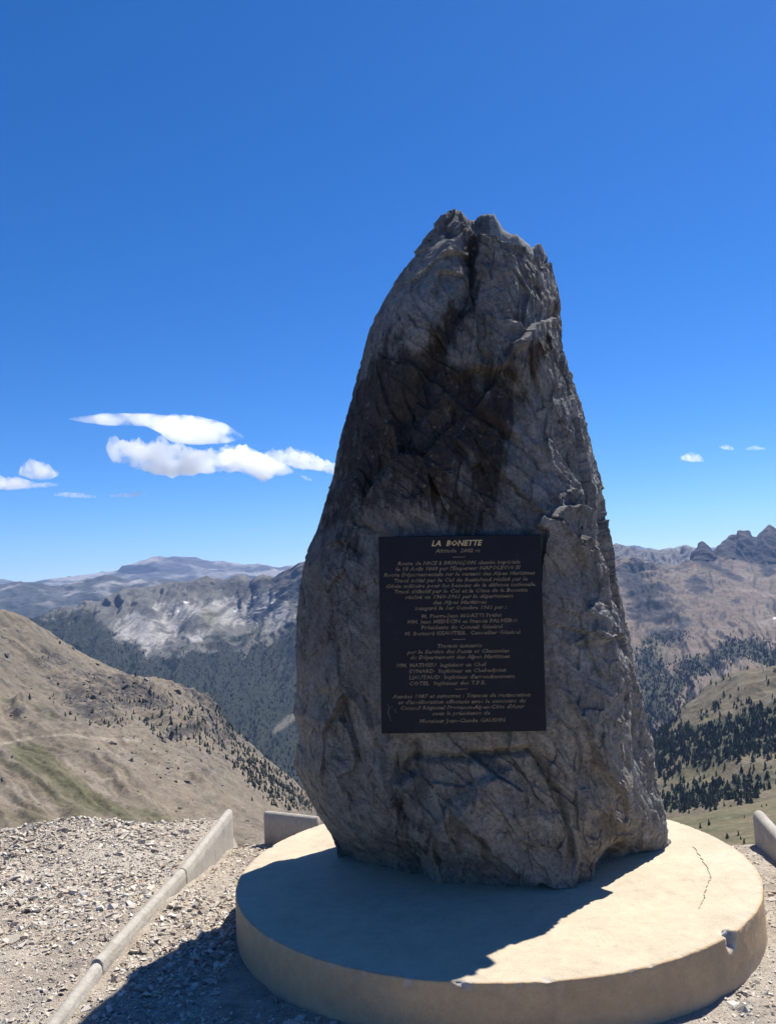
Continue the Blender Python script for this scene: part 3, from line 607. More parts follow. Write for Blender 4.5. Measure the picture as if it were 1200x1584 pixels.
# hold the outline to its measured course
XYq = Q.reshape(rows_n, ncol, 3)
def outline(side):
    col_px = qx2_ = to_px(Q)[0].reshape(rows_n, ncol); i = np.argmax(side * col_px, 1); rr_i = np.arange(rows_n)
    P_ = XYq[rr_i, i]; tx, tyy = to_px(P_); tgt = np.array(Lpx if side < 0 else Rpx); o_ = np.argsort(tgt[:, 1])
    want = np.interp(tyy, tgt[o_, 1], tgt[o_, 0]); e = (want - tx) * P_[:, 1] / FPX
    k = np.hanning(17); k /= k.sum(); return np.convolve(np.pad(e, 8, 'edge'), k, 'valid'), P_[:, 0]
for side in (-1, 1):
    e, xm = outline(side); xc = 0.5 * (XL + XR); f_ = np.clip((XYq[:, :, 0] - xc[:, None]) / (xm - xc)[:, None], 0, 1.2); XYq[:, :, 0] += e[:, None] * f_
Q = XYq.reshape(-1, 3)
# ragged top: two teeth at the back, a lower broken shelf at the front right
def top_profile(pp, Y):
    q = np.array([on_y(np.array(float(a)), np.array(float(b)), Y) for a, b in pp]); i = np.argsort(q[:, 0]); return q[i, 0], q[i, 2]
bx_, bz_ = top_profile([(560, 330), (640, 322), (690, 326), (703, 323), (714, 328), (724, 338), (734, 341), (745, 332), (756, 328), (764, 329), (771, 340), (778, 352), (786, 359), (800, 365), (813, 376), (823, 384), (829, 377), (836, 376), (842, 386), (870, 420)], 4.09)
fx_, fz_ = top_profile([(560, 345), (640, 334), (690, 334), (705, 329), (716, 340), (728, 352), (738, 366), (752, 372), (770, 378), (790, 384), (810, 385), (830, 388), (842, 394), (870, 440)], 3.84)
zb = np.interp(Q[:, 0], bx_, bz_); zf = np.interp(Q[:, 0], fx_, fz_); ty = 0.25 * sstep(3.86, 4.02, Q[:, 1]) + 0.75 * sstep(4.03, 4.10, Q[:, 1])
zt = zf * (1 - ty) + zb * ty - 0.7 * np.maximum(0, Q[:, 1] - 4.25) + (0.02 * fbm(Q * 9, 3) + 0.010 * fbm(Q * 30, 2))
Q[:, 2] = np.minimum(Q[:, 2], zt + 0.02 * np.tanh(np.maximum(0, Q[:, 2] - zt)) )
# pull the rows that stand above the top inwards so that the cap closes
over = np.maximum(0, G0.reshape(-1, 3)[:, 2] - zt); pull = np.clip(over / 0.30, 0, 1) * 0.97
Q[:, 1] = Q[:, 1] * (1 - pull) + (4.16) * pull
ty = 0.25 * sstep(3.86, 4.02, Q[:, 1]) + 0.75 * sstep(4.03, 4.10, Q[:, 1])
zt2 = np.interp(Q[:, 0], fx_, fz_) * (1 - ty) + np.interp(Q[:, 0], bx_, bz_) * ty - 0.7 * np.maximum(0, Q[:, 1] - 4.25) + (0.02 * fbm(Q * 9, 3) + 0.010 * fbm(Q * 30, 2))
Q[:, 2] = np.where(over > 0, zt2, Q[:, 2])
# keep the bed of the plaque behind it
PLY = 3.53
bed = flat > 0.5
Q[:, 1] = np.where(bed, np.maximum(Q[:, 1], PLY + 0.012), Q[:, 1])
# stone colours, with sunlight and bounce painted into flank, shelf and lower face
sx2 = qx + 34 * fbm(Q * 4.0, 4, 0.6) + 14 * fbm(Qr * np.array([24, 24, 8]), 3, 0.6); sy2 = qy + 50 * fbm(Q * 4.0 + 50, 4, 0.6) + 20 * fbm(Q * 16 + 50, 3, 0.6)
rc = base_col(len(Q), (0.185, 0.180, 0.175))
f1 = fbm(Q * 6.0, 4); f2 = fbm(Qr * np.array([22, 22, 8]), 3)
rc = mixc(rc, (0.345, 0.305, 0.245), sstep(920, 1160, sy2) * 0.85)  # warm beige lower face, brightened with painted bounce light
rc = mixc(rc, (0.245, 0.243, 0.238), sstep(0.1, 0.6, f1) * 0.6); rc = mixc(rc, (0.12, 0.115, 0.11), sstep(0.1, 0.6, -f1) * 0.6)
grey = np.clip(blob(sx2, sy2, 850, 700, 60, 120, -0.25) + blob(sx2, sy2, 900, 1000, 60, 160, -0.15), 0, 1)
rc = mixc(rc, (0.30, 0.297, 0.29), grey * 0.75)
plate = np.clip(blob(sx2, sy2, 645, 460, 45, 100, 0.4) + blob(sx2, sy2, 800, 460, 50, 90), 0, 1); rc = mixc(rc, (0.30, 0.295, 0.285), plate * 0.7); rc = mixc(rc, (0.33, 0.315, 0.29), np.clip(blob(sx2, sy2, 640, 450, 45, 90, 0.4), 0, 1) * 0.6)
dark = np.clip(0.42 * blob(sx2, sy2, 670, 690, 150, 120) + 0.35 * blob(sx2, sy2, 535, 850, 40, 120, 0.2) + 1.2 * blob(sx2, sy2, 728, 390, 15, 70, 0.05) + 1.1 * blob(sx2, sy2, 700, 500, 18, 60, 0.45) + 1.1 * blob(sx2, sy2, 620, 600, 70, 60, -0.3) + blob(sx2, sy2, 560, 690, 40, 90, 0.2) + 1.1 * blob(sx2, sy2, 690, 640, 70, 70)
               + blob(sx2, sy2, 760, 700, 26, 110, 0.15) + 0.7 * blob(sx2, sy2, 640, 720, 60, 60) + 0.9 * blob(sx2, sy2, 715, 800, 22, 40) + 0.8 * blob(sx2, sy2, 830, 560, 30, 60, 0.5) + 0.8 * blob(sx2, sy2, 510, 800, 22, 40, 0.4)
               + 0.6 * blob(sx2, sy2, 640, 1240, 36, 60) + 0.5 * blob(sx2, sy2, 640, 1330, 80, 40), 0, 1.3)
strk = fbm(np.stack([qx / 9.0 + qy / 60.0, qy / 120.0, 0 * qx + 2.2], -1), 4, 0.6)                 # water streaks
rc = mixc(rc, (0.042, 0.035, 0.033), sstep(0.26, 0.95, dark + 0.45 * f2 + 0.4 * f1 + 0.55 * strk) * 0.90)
rc = mixc(rc, (0.10, 0.095, 0.09), sstep(0.15, 0.6, strk) * sstep(1100, 600, qy) * 0.35)
lich = fbm(Q * 34 + 60, 3); rc = mixc(rc, (0.33, 0.32, 0.26), sstep(0.38, 0.5, lich + 0.25 * f1) * 0.5)
rust = np.clip(blob(sx2, sy2, 600, 690, 26, 50, 0.3) + blob(sx2, sy2, 740, 650, 40, 26) + 0.8 * blob(sx2, sy2, 690, 750, 40, 30) + 0.8 * blob(sx2, sy2, 835, 560, 30, 60, 0.6) + 0.6 * blob(sx2, sy2, 500, 950, 26, 120) + 0.9 * blob(sx2, sy2, 955, 1290, 50, 40, -0.6) + 0.5 * blob(sx2, sy2, 1010, 1300, 30, 40), 0, 1)
rc = mixc(rc, (0.098, 0.062, 0.038), sstep(0.3, 1.0, rust + 0.45 * f1 + 0.35 * f2) * 0.6)
rc = mixc(rc, (0.29, 0.285, 0.27), sstep(0.35, 0.65, f2) * 0.40); rc = mixc(rc, (0.05, 0.047, 0.045), np.clip(sstep(0.93, 0.99, ck) + 0.6 * sstep(0.9, 0.98, ck2), 0, 1) * 0.5); rc = rc * (1 + 0.22 * (fr - 0.5) * gate3 + 0.25 * fbm(np.stack([cl_ * 60, Q[:, 0] * 6, Q[:, 1] * 6], -1), 2) * 0.8)[:, None]
rc = mixc(rc, (0.30, 0.24, 0.15), sstep(0.4, 0.8, fbm(Q * 30, 3)) * sstep(1100, 1150, sy2) * 0.35)
rc = mixc(rc, (0.27, 0.26, 0.245), edge * 0.8); rc = mixc(rc, (0.48, 0.47, 0.45), edge * sstep(0.0, 0.4, f2 + 0.3 * f1) * 0.7); rc = mixc(rc, (0.13, 0.10, 0.08), edge * sstep(0.1, 0.5, -f1) * 0.5)  # paler, fresher flank rock, with sunlit grains and crest highlights painted in
rc = mixc(rc, (0.48, 0.47, 0.45), sstep(3.0, 3.1, G0.reshape(-1, 3)[:, 2] + 0.05 * f1) * (qx > 765) * 0.6)  # sunlight on the top right shelf, painted as pale colour
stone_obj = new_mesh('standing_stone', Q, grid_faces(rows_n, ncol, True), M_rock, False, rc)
bm_cap = stone_obj.data
tag(stone_obj, 'tall dark grey upright rock tapering to a broken tip, standing on the round plinth', 'rock')

# ------------------------------------------------------------------ plaque with its inscription
m, t, b = mat_nodes('dark_slate_plaque'); v = coords(t)
f = noise(t, v, 9, 4, 0.6); c = ramp(t, f, [(0.3, (0.006, 0.007, 0.012)), (0.6, (0.009, 0.010, 0.016)), (0.8, (0.018, 0.019, 0.026))])
t.links.new(c, b.inputs['Base Color']); b.inputs['Roughness'].default_value = 0.5; b.inputs['Specular IOR Level'].default_value = 0.18
bump(t, b, noise(t, v, 60, 4), 0.08, 0.002); M_slate = m
m, t, b = mat_nodes('faded_gilt_letters'); v = coords(t)
f = noise(t, v, 26, 5, 0.7); c = ramp(t, f, [(0.32, (0.035, 0.03, 0.028)), (0.5, (0.165, 0.125, 0.08)), (0.75, (0.29, 0.215, 0.13))])
t.links.new(c, b.inputs['Base Color']); b.inputs['Roughness'].default_value = 0.6; M_gilt = m
m, t, b = mat_nodes('bright_gilt_letters'); v = coords(t)
f = noise(t, v, 40, 4, 0.7); c = ramp(t, f, [(0.3, (0.28, 0.22, 0.13)), (0.7, (0.62, 0.46, 0.20))])
t.links.new(c, b.inputs['Base Color']); b.inputs['Roughness'].default_value = 0.5; M_gold = m

corner = on_y(np.array([583., 833., 848., 592.]), np.array([832., 824.5, 1132.5, 1133.]), PLY)
pcx, pcz = corner[:, 0].mean(), corner[:, 2].mean()
pw = 0.5 * (corner[1, 0] - corner[0, 0] + corner[2, 0] - corner[3, 0]); ph = 0.5 * (corner[0, 2] + corner[1, 2] - corner[2, 2] - corner[3, 2])
PROT = -0.5 * ((corner[1, 2] - corner[0, 2]) + (corner[2, 2] - corner[3, 2])) / pw   # turned a little clockwise
PTILT = 0.0
def box_bev(w, d, h, bev):
    """front at y=0, goes back to y=d, bevelled front edge"""
    a, b2 = w / 2, h / 2
    V = [(-a + bev, 0, -b2 + bev), (a - bev, 0, -b2 + bev), (a - bev, 0, b2 - bev), (-a + bev, 0, b2 - bev),
         (-a, bev, -b2), (a, bev, -b2), (a, bev, b2), (-a, bev, b2), (-a, d, -b2), (a, d, -b2), (a, d, b2), (-a, d, b2)]
    F = [(0, 1, 2, 3), (0, 4, 5, 1), (1, 5, 6, 2), (2, 6, 7, 3), (3, 7, 4, 0), (4, 8, 9, 5), (5, 9, 10, 6), (6, 10, 11, 7), (7, 11, 8, 4), (11, 10, 9, 8)]
    return np.array(V), np.array(F)
Vb, Fb = box_bev(pw, 0.05, ph, 0.003)
plaque = new_mesh('plaque', Vb, Fb, M_slate)
plaque.location = (pcx, PLY, pcz); plaque.rotation_euler = (PTILT, PROT, 0)
tag(plaque, 'dark slate plaque with rows of faded gilt lettering on the front of the tall rock', 'plaque')
PL_INV = (Matrix.Translation((pcx, PLY, pcz)) @ Matrix.Rotation(PROT, 4, 'Y')).inverted()
def on_plaque(zx, zy):
    p = on_y(np.array(560 + zx / 3.75), np.array(800 + zy / 3.75), PLY)
    return PL_INV @ Vector(p)
LINES = [('LA  BONETTE', 397, 693, 152, 'g'), ('Altitude  2802 m', 423, 683, 195, 'i'), (None, 525, 598, 231, ''),
 ('Route de NICE à BRIANÇON classée impériale', 203, 915, 265, 'i'), ("le 18 Août 1860 par l'Empereur NAPOLEON III", 190, 915, 297, 'i'),
 ('Route Départementale sur le versant des Alpes Maritimes', 123, 1000, 330, 'i'), ('Tracé initial par le Col de Restefond réalisé par le', 182, 955, 364, 'i'),
 ('Génie militaire pour les besoins de la défense nationale.', 135, 1005, 396, 'i'), ('Tracé définitif par le Col et la Cime de la Bonette', 182, 955, 428, 'i'),
 ('réalisé en 1960-1961 par le département', 247, 875, 461, 'i'), ('des Alpes Maritimes', 407, 720, 494, 'i'), ('inauguré le 1er Octobre 1961 par :', 303, 835, 526, 'i'),
 ('M. Pierre-Jean MOATTI Préfet', 343, 808, 572, 'r'), ('MM. Jean MEDECIN et Francis PALMERO', 262, 900, 604, 'r'), ('Présidents du Conseil Général', 343, 813, 638, 'r'), ('M. Bernard ISSAUTIER  Conseiller Général', 247, 915, 672, 'r'),
 (None, 525, 600, 709, ''), ('Travaux éxécutés', 433, 690, 746, 'i'), ('par le Service des Ponts et Chaussées', 258, 852, 779, 'i'), ('du Département des Alpes Maritimes', 275, 855, 811, 'i'),
 ('MM. MATHIEU  Ingénieur en Chef', 197, 717, 858, 'r'), ('EYNARD  Ingénieur en Chef-adjoint', 272, 832, 891, 'r'), ("LIAUTAUD  Ingénieur d'arrondissement", 272, 884, 927, 'r'), ('COTEL  Ingénieur des T.P.E.', 272, 716, 963, 'r'),
 (None, 540, 610, 997, ''), ('Années 1987 et suivantes : Travaux de restauration', 173, 975, 1036, 'i'), ("et d'amélioration effectués avec le concours du", 205, 945, 1070, 'i'), ("Conseil Régional Provence-Alpes-Côte d'Azur", 218, 938, 1103, 'i'),
 ('sous la présidence de', 405, 740, 1137, 'i'), ('Monsieur Jean-Claude GAUDIN', 333, 828, 1180, 'r')]
fonts = []
for pts in ([(150, 1085), (158, 1110), (150, 1130), (160, 1160), (168, 1185)], [(190, 1110), (196, 1135)], [(165, 1098), (178, 1105)]):
    q = [on_plaque(*p) for p in pts]; Vq = []; Fq = []
    for i, p in enumerate(q):
        wq_ = 0.0016 * (0.3 + 0.7 * math.sin(math.pi * (i + 0.5) / len(q))); Vq += [(p.x - wq_, -0.0008, p.z), (p.x + wq_, -0.0008, p.z)]
        if i: Fq.append((2 * i - 2, 2 * i - 1, 2 * i + 1, 2 * i))
    new_mesh('scratch', Vq, Fq, plain('scratched_slate', (0.10, 0.10, 0.105), 0.9, 0.5, 200.0), parent=plaque)
for txt, x0, x1, ym, st in LINES:
    a, b_ = on_plaque(x0, ym), on_plaque(x1, ym); w = b_.x - a.x; cx_, cz_ = (a.x + b_.x) / 2, (a.z + b_.z) / 2
    if txt is None:
        Vd, Fd = box_bev(w, 0.004, 0.0030, 0.0006)
        o = new_mesh('divider', Vd, Fd, M_gilt, parent=plaque); o.location = (cx_, -0.0012, cz_); continue
    cu = bpy.data.curves.new('inscription', 'FONT'); cu.body = txt; cu.size = 0.03; cu.align_x = 'CENTER'; cu.align_y = 'CENTER'
    cu.shear = 0.28 if st in 'ig' else 0.06; cu.extrude = 0.0006; cu.resolution_u = 1; cu.space_word = 1.15; cu.offset = 0.0007
    o = bpy.data.objects.new('inscription', cu); col.objects.link(o); o.parent = plaque
    o.data.materials.append(M_gold if st == 'g' else M_gilt)
    o.rotation_euler = (math.pi / 2, 0, 0); o.location = (cx_, -0.0012, cz_)
    fonts.append((o, w, st))
bpy.context.view_layer.update()
for o, w, st in fonts:
    hgt = 0.0255 if st == 'g' else 0.0215                  # em size that gives the carved letter height
    sx = w / max(1e-6, o.dimensions.x)
    sc3 = (sx, min(1.35, max(0.62, hgt / 0.03 * (1.25 if st == 'g' else 1.0))), 1)
    me = bpy.data.meshes.new_from_object(o); mo = bpy.data.objects.new('inscription', me)
    mo.parent = plaque; mo.location = o.location; mo.rotation_euler = o.rotation_euler; mo.scale = sc3
    bpy.data.objects.remove(o); col.objects.link(mo); mo.name = 'inscription'; mo['kind'] = 'stuff'

# ------------------------------------------------------------------ parapet blocks
def parapet(ends, width, ztop, depth, label, seed, group):
    (x0, y0, z0), (x1, y1, z1) = ends
    A = np.array([x0, y0, z0]); B = np.array([x1, y1, z1]); L = np.linalg.norm(B - A); ux = (B - A) / L
    nx = np.array([ux[1], -ux[0], 0]); nx /= np.linalg.norm(nx)
    h = width / 2; pr = []
    for z in np.linspace(-depth, -h * 1.02, 14): pr.append((h, z))
    for a in np.linspace(0, math.pi, 22): pr.append((h * 0.95 * math.cos(a), -h * 0.95 + h * 0.95 * math.sin(a)))
    for z in np.linspace(-h * 1.02, -depth, 14): pr.append((-h, z))
    pr = np.array(pr); n = max(24, int(L / 0.012))
    ts = np.concatenate([[0, 0, 0.004 / L], np.linspace(0.012 / L, 1 - 0.012 / L, n), [1 - 0.004 / L, 1, 1]])
    sc = np.concatenate([[0.02, 0.86, 0.95], np.ones(n), [0.95, 0.86, 0.02]])
    V = []
    for tt, s in zip(ts, sc):
        c_ = A + (B - A) * tt
        off = pr.copy(); off[:, 0] *= s; off[:, 1] = np.where(off[:, 1] > -depth * 0.5, off[:, 1], off[:, 1]) * 1.0 - (1 - s) * 0.012 * (off[:, 1] > -0.06)
        if s < 0.1: off[:, 1] = -0.06 + (off[:, 1] + 0.06) * 0.5
        V.append(c_[None, :] + off[:, :1] * nx[None, :] + np.stack([0 * off[:, 1], 0 * off[:, 1], off[:, 1]], -1))
    V = np.array(V).reshape(-1, 3)
    q = V + seed * 3.1
    ctr = A[None, :] + ((V - A) @ ux)[:, None] * ux[None, :]; rad_ = V - ctr; rad_ /= np.linalg.norm(rad_, axis=1)[:, None] + 1e-6
    dsp = 0.0022 * fbm(q * 9, 3) + 0.0020 * fbm(q * 60, 3) - 0.006 * sstep(0.5, 0.8, fbm(q * 14, 2))
    V = V + rad_ * dsp[:, None]
    cc = base_col(len(V), (0.44, 0.405, 0.35)); cc = mixc(cc, (0.30, 0.265, 0.225), sstep(0.0, 0.5, fbm(q * 6, 4, 0.65)) * 0.6); cc = mixc(cc, (0.27, 0.245, 0.21), sstep(0.35, 0.55, fbm(q * 40, 3)) * 0.6); cc = mixc(cc, (0.55, 0.53, 0.49), sstep(0.1, 0.6, fbm(q * 20, 3)) * 0.5)
    o = new_mesh('parapet_block', V, grid_faces(len(ts), len(pr)), M_conc, True, cc)
    return tag(o, label, 'parapet block', group)
def zpt(px, py, z): return tuple(on_z(np.array(float(px)), np.array(float(py)), z))
KZ = 0.10
k0, k1, k2, k3 = zpt(64, 1596, KZ), zpt(150, 1488, KZ), zpt(281, 1343, KZ), zpt(354, 1251, KZ)
def lerp(a, b, t): return tuple(a[i] + (b[i] - a[i]) * t for i in range(3))
GK = 'low concrete parapet blocks'
parapet((lerp((k0[0], k0[1], k0[2] - 0.02), (k1[0], k1[1], k1[2] - 0.02), -0.8), lerp(k0, k1, 0.99)), 0.050, KZ, 0.4, 'rounded concrete parapet block cut off by the bottom edge of the picture', 1, GK)
parapet((lerp((k1[0], k1[1], k1[2] + 0.012), (k2[0], k2[1], k2[2] + 0.004), 0.0), lerp(k1, k2, 0.996)), 0.051, KZ, 0.4, 'long rounded concrete parapet block, middle of the three in the row left of the plinth', 2, GK)
parapet((lerp(k2, k3, 0.004), k3), 0.051, KZ, 0.45, 'rounded concrete parapet block at the far end of the row left of the plinth', 3, GK)
m0 = zpt(411, 1254, 0.10); m1 = zpt(492, 1263, 0.10)
parapet((m0, m1), 0.05, 0.10, 0.45, 'short rough concrete parapet block behind the plinth, just left of the tall rock', 4, GK)
r0 = zpt(1172, 1253, 0.12); r1 = zpt(1203, 1287, 0.12)
parapet((r0, lerp(r0, r1, 2.6)), 0.066, 0.12, 0.5, 'shaded concrete parapet block right of the plinth, at the edge of the picture', 5, GK)

# ------------------------------------------------------------------ loose stones
def hull_stone(seed):
    import bmesh
    r = np.random.default_rng(seed); bm = bmesh.new()
    p = r.normal(size=(8, 3)); p /= np.linalg.norm(p, axis=1)[:, None]; p *= r.uniform(0.75, 1.1, (8, 1)); p *= np.array([1.0, r.uniform(0.6, 0.95), r.uniform(0.35, 0.65)])
    for q in p: bm.verts.new(q)
    res = bmesh.ops.convex_hull(bm, input=bm.verts)
    bmesh.ops.delete(bm, geom=[g for g in res['geom_interior'] if isinstance(g, bmesh.types.BMVert)], context='VERTS')
    bm.verts.ensure_lookup_table(); bm.verts.index_update(); bmesh.ops.triangulate(bm, faces=bm.faces)
    V = np.array([v.co[:] for v in bm.verts]); F = np.array([[v.index for v in f.verts] for f in bm.faces]); bm.free(); return V, F
HULLS = [hull_stone(100 + i) for i in range(16)]
PAL = np.array([(0.60, 0.54, 0.45), (0.55, 0.48, 0.39), (0.68, 0.63, 0.55), (0.42, 0.355, 0.285), (0.33, 0.28, 0.245), (0.22, 0.185, 0.17), (0.52, 0.415, 0.31)])
PALW = np.array([0.30, 0.24, 0.20, 0.10, 0.06, 0.03, 0.07]); PALW /= PALW.sum()
def rot_rand(r, n, tilt):
    a = r.uniform(0, 2 * np.pi, n); tx = r.normal(0, tilt, n); ty_ = r.normal(0, tilt, n)
    ca, sa = np.cos(a), np.sin(a); Rz = np.zeros((n, 3, 3)); Rz[:, 0, 0] = ca; Rz[:, 0, 1] = -sa; Rz[:, 1, 0] = sa; Rz[:, 1, 1] = ca; Rz[:, 2, 2] = 1
    Rx = np.zeros((n, 3, 3)); c_, s_ = np.cos(tx), np.sin(tx); Rx[:, 0, 0] = 1; Rx[:, 1, 1] = c_; Rx[:, 1, 2] = -s_; Rx[:, 2, 1] = s_; Rx[:, 2, 2] = c_
    Ry = np.zeros((n, 3, 3)); c_, s_ = np.cos(ty_), np.sin(ty_); Ry[:, 0, 0] = c_; Ry[:, 0, 2] = s_; Ry[:, 2, 0] = -s_; Ry[:, 2, 2] = c_; Ry[:, 1, 1] = 1
    return Rz @ Rx @ Ry
r = np.random.default_rng(21)
def scatter(n, x0, x1, y0, y1):
    x = r.uniform(x0, x1, n); y = r.uniform(y0, y1, n); s = r.exponential(0.0046, n) + 0.0030
    return x, y, s
parts = [scatter(38000, -2.75, -0.7, 2.7, 5.6), scatter(5200, 0.9, 2.3, 2.6, 5.2), scatter(1800, -1.1, 1.6, 4.6, 5.6), scatter(2200, -0.8, 1.4, 2.4, 3.2), scatter(1500, -4.2, -2.75, 2.7, 5.3), scatter(1000, 2.3, 3.6, 1.8, 5.0)]
px_ = np.concatenate([p[0] for p in parts]); py_ = np.concatenate([p[1] for p in parts]); ps_ = np.concatenate([p[2] for p in parts])
clump = fbm(np.stack([px_ * 1.6, py_ * 1.6, 0 * px_ + 4], -1), 3); sandy = blob(px_, py_, -1.62, 3.15, 0.35, 0.45) + 0.7 * blob(px_, py_, -0.95, 4.6, 0.14, 0.5)
ps_ = ps_ * (1 + 0.7 * clump) * (1 + 0.5 * blob(px_, py_, -2.3, 4.3, 0.5, 0.9) + 0.25 * blob(px_, py_, -0.95, 3.6, 0.3, 0.5)); ps_ = np.clip(ps_, 0.0025, 0.034)
keep = (np.hypot(px_ - PCX, py_ - PCY) > PR + 0.8 * ps_) & (np.abs(px_ - kerb_x(py_)) > 0.030 + ps_ * 0.8) & (r.uniform(size=len(px_)) > 0.85 * np.clip(sandy, 0, 1)) & (~((sandy > 0.4) & (ps_ > 0.016)))
for e0, e1, hw in ((m0, m1, 0.045), (r0, lerp(r0, r1, 2.6), 0.06)):
    a = np.array(e0[:2]); d_ = np.array(e1[:2]) - a; tt = np.clip(((px_ - a[0]) * d_[0] + (py_ - a[1]) * d_[1]) / (d_ @ d_), 0, 1)
    keep &= np.hypot(px_ - a[0] - tt * d_[0], py_ - a[1] - tt * d_[1]) > hw + ps_
px_, py_, ps_ = px_[keep], py_[keep], ps_[keep]
# a few named big ones
big = [(1150, 1545, 0.05), (1165, 1520, 0.03), (133, 1500, 0.02), (75, 1305, 0.03), (125, 1295, 0.035), (25, 1375, 0.05), (60, 1390, 0.035), (20, 1470, 0.055), (55, 1400, 0.03), (85, 1513, 0.022), (135, 1562, 0.035), (232, 1478, 0.03), (182, 1500, 0.03), (215, 1440, 0.03), (285, 1290, 0.03)]
for a_, b_, s_ in big:
    s_ = s_ * 0.75
    p = on_z(np.array(float(a_)), np.array(float(b_)), 0.05); px_ = np.append(px_, p[0]); py_ = np.append(py_, p[1]); ps_ = np.append(ps_, s_)
pz_ = ground_z(px_, py_)
ns = len(px_); Rm = rot_rand(r, ns, 0.24); hid = r.integers(0, len(HULLS), ns)
colr = PAL[r.choice(len(PAL), ns, p=PALW)] * r.uniform(0.82, 1.15, (ns, 1))
dk = np.clip(blob(px_, py_, -2.0, 5.2, 0.25, 0.2) + blob(px_, py_, -2.5, 4.6, 0.4, 0.4), 0, 1)
colr = colr * (1 - 0.35 * dk * (r.uniform(size=ns) < 0.7))[:, None]
cen = np.stack([px_, py_, pz_ + ps_ * 0.16], -1)
qx2, qy2 = to_px(cen); vis = (qx2 > 0) & (qx2 < 1200) & (qy2 > 1260) & (qy2 < 1584)
behind = (np.hypot(px_ - PCX, py_ - PCY) < PR + 0.6) & (py_ > PCY)
app = ps_ / np.hypot(px_, py_) * vis * (~behind | (px_ > 1.3) | (px_ < -0.5))
order = np.argsort(-app); big_i = order[:300]; rest = np.setdiff1d(np.arange(ns), big_i)
meshes = {}
for i in big_i:
    h = int(hid[i]); ci = int(r.integers(0, 4)); key = (h, ci)
    if key not in meshes:
        me = bpy.data.meshes.new('stone'); V, F = HULLS[h]; me.from_pydata(V.tolist(), [], F.tolist()); a = me.color_attributes.new('tint', 'FLOAT_COLOR', 'POINT')
        cc = np.ones((len(V), 4), np.float32); cc[:, :3] = PAL[[0, 1, 2, 4][ci]] * 0.82 * r.uniform(0.9, 1.1); a.data.foreach_set('color', cc.ravel()); me.materials.append(M_stone); meshes[key] = me
    o = bpy.data.objects.new('stone', meshes[key]); col.objects.link(o); o.parent = ground
    mw = Matrix([list(Rm[i][k]) for k in range(3)]).to_4x4(); o.matrix_local = Matrix.Translation(cen[i].tolist()) @ mw @ Matrix.Scale(float(ps_[i]), 4)
def stuff_mesh(name, shapes, ids, centres, rots, sizes, colours, mat, parent=None):
    Vs, Fs, Cs, base = [], [], [], 0
    for h, (V, F) in enumerate(shapes):
        k = np.where(ids == h)[0]
        if len(k) == 0: continue
        sz = sizes[k]; sz = sz[:, None, None] if sz.ndim == 1 else sz[:, None, :]
        X = V[None] * sz
        X = np.einsum('nij,nvj->nvi', rots[k], X) + centres[k][:, None, :]
        Vs.append(X.reshape(-1, 3)); Fs.append((F[None] + (np.arange(len(k)) * len(V))[:, None, None] + base).reshape(-1, 3)); base += len(k) * len(V)
        Cs.append(np.repeat(colours[k], len(V), 0))
    return new_mesh(name, np.concatenate(Vs), np.concatenate(Fs), mat, False, np.concatenate(Cs), parent)
gravel = stuff_mesh('gravel', HULLS, hid[rest], cen[rest], Rm[rest], ps_[rest], colr[rest], M_stone)
tag(gravel, 'pale grey-brown broken gravel covering the terrace around the plinth', 'gravel', kind='stuff')

# ------------------------------------------------------------------ conifers
def tree_shape(seed, tiers, sides, broken=0.25):
    rr = np.random.default_rng(seed); V, F = [], []
    for k in range(tiers):
        t0 = k / tiers; zb_ = 0.08 + 0.92 * t0 * 0.96; ztp = min(1.0, zb_ + 1.45 * 0.92 / tiers); rb = 0.21 * (1 - t0) ** 0.8 + 0.02
        b0 = len(V); ox, oy = rr.normal(0, 0.012, 2); V.append((ox, oy, ztp))
        for j in range(sides):
            a = 2 * math.pi * (j + rr.uniform(-0.3, 0.3)) / sides; q = rb * rr.uniform(1 - broken * 1.6, 1 + broken); V.append((ox + q * math.cos(a), oy + q * math.sin(a), zb_ + rr.uniform(-0.03, 0.03)))
        for j in range(sides): F.append((b0, b0 + 1 + j, b0 + 1 + (j + 1) % sides))
    return np.array(V), np.array(F)
def on_terrain(T, dens, n, seed, hmin, hmax):
    o_, G_, PX, PY, Nn = T; rr = np.random.default_rng(seed)
    w = np.clip(dens(PX.ravel(), PY.ravel()), 0, None); nr, nc = PX.shape
    # weigh by true ground area so that near rows are not favoured
    ar = np.linalg.norm(np.cross(np.gradient(G_, axis=0), np.gradient(G_, axis=1)), axis=2).ravel()
    nb = np.where(np.arange(nr) < 14, 0.0, 1.0)
    w = w * ar * np.repeat(nb, nc); w /= w.sum()
    k = rr.choice(len(w), n, p=w); i, j = np.clip(k // nc, 0, nr - 2), np.clip(k % nc, 0, nc - 2); a = rr.uniform(size=(n, 1)); b = rr.uniform(size=(n, 1))
    P = (G_[i, j] * (1 - a) + G_[i, j + 1] * a) * (1 - b) + (G_[i + 1, j] * (1 - a) + G_[i + 1, j + 1] * a) * b
    return P, rr.uniform(hmin, hmax, n) * rr.uniform(0.75, 1.1, n)
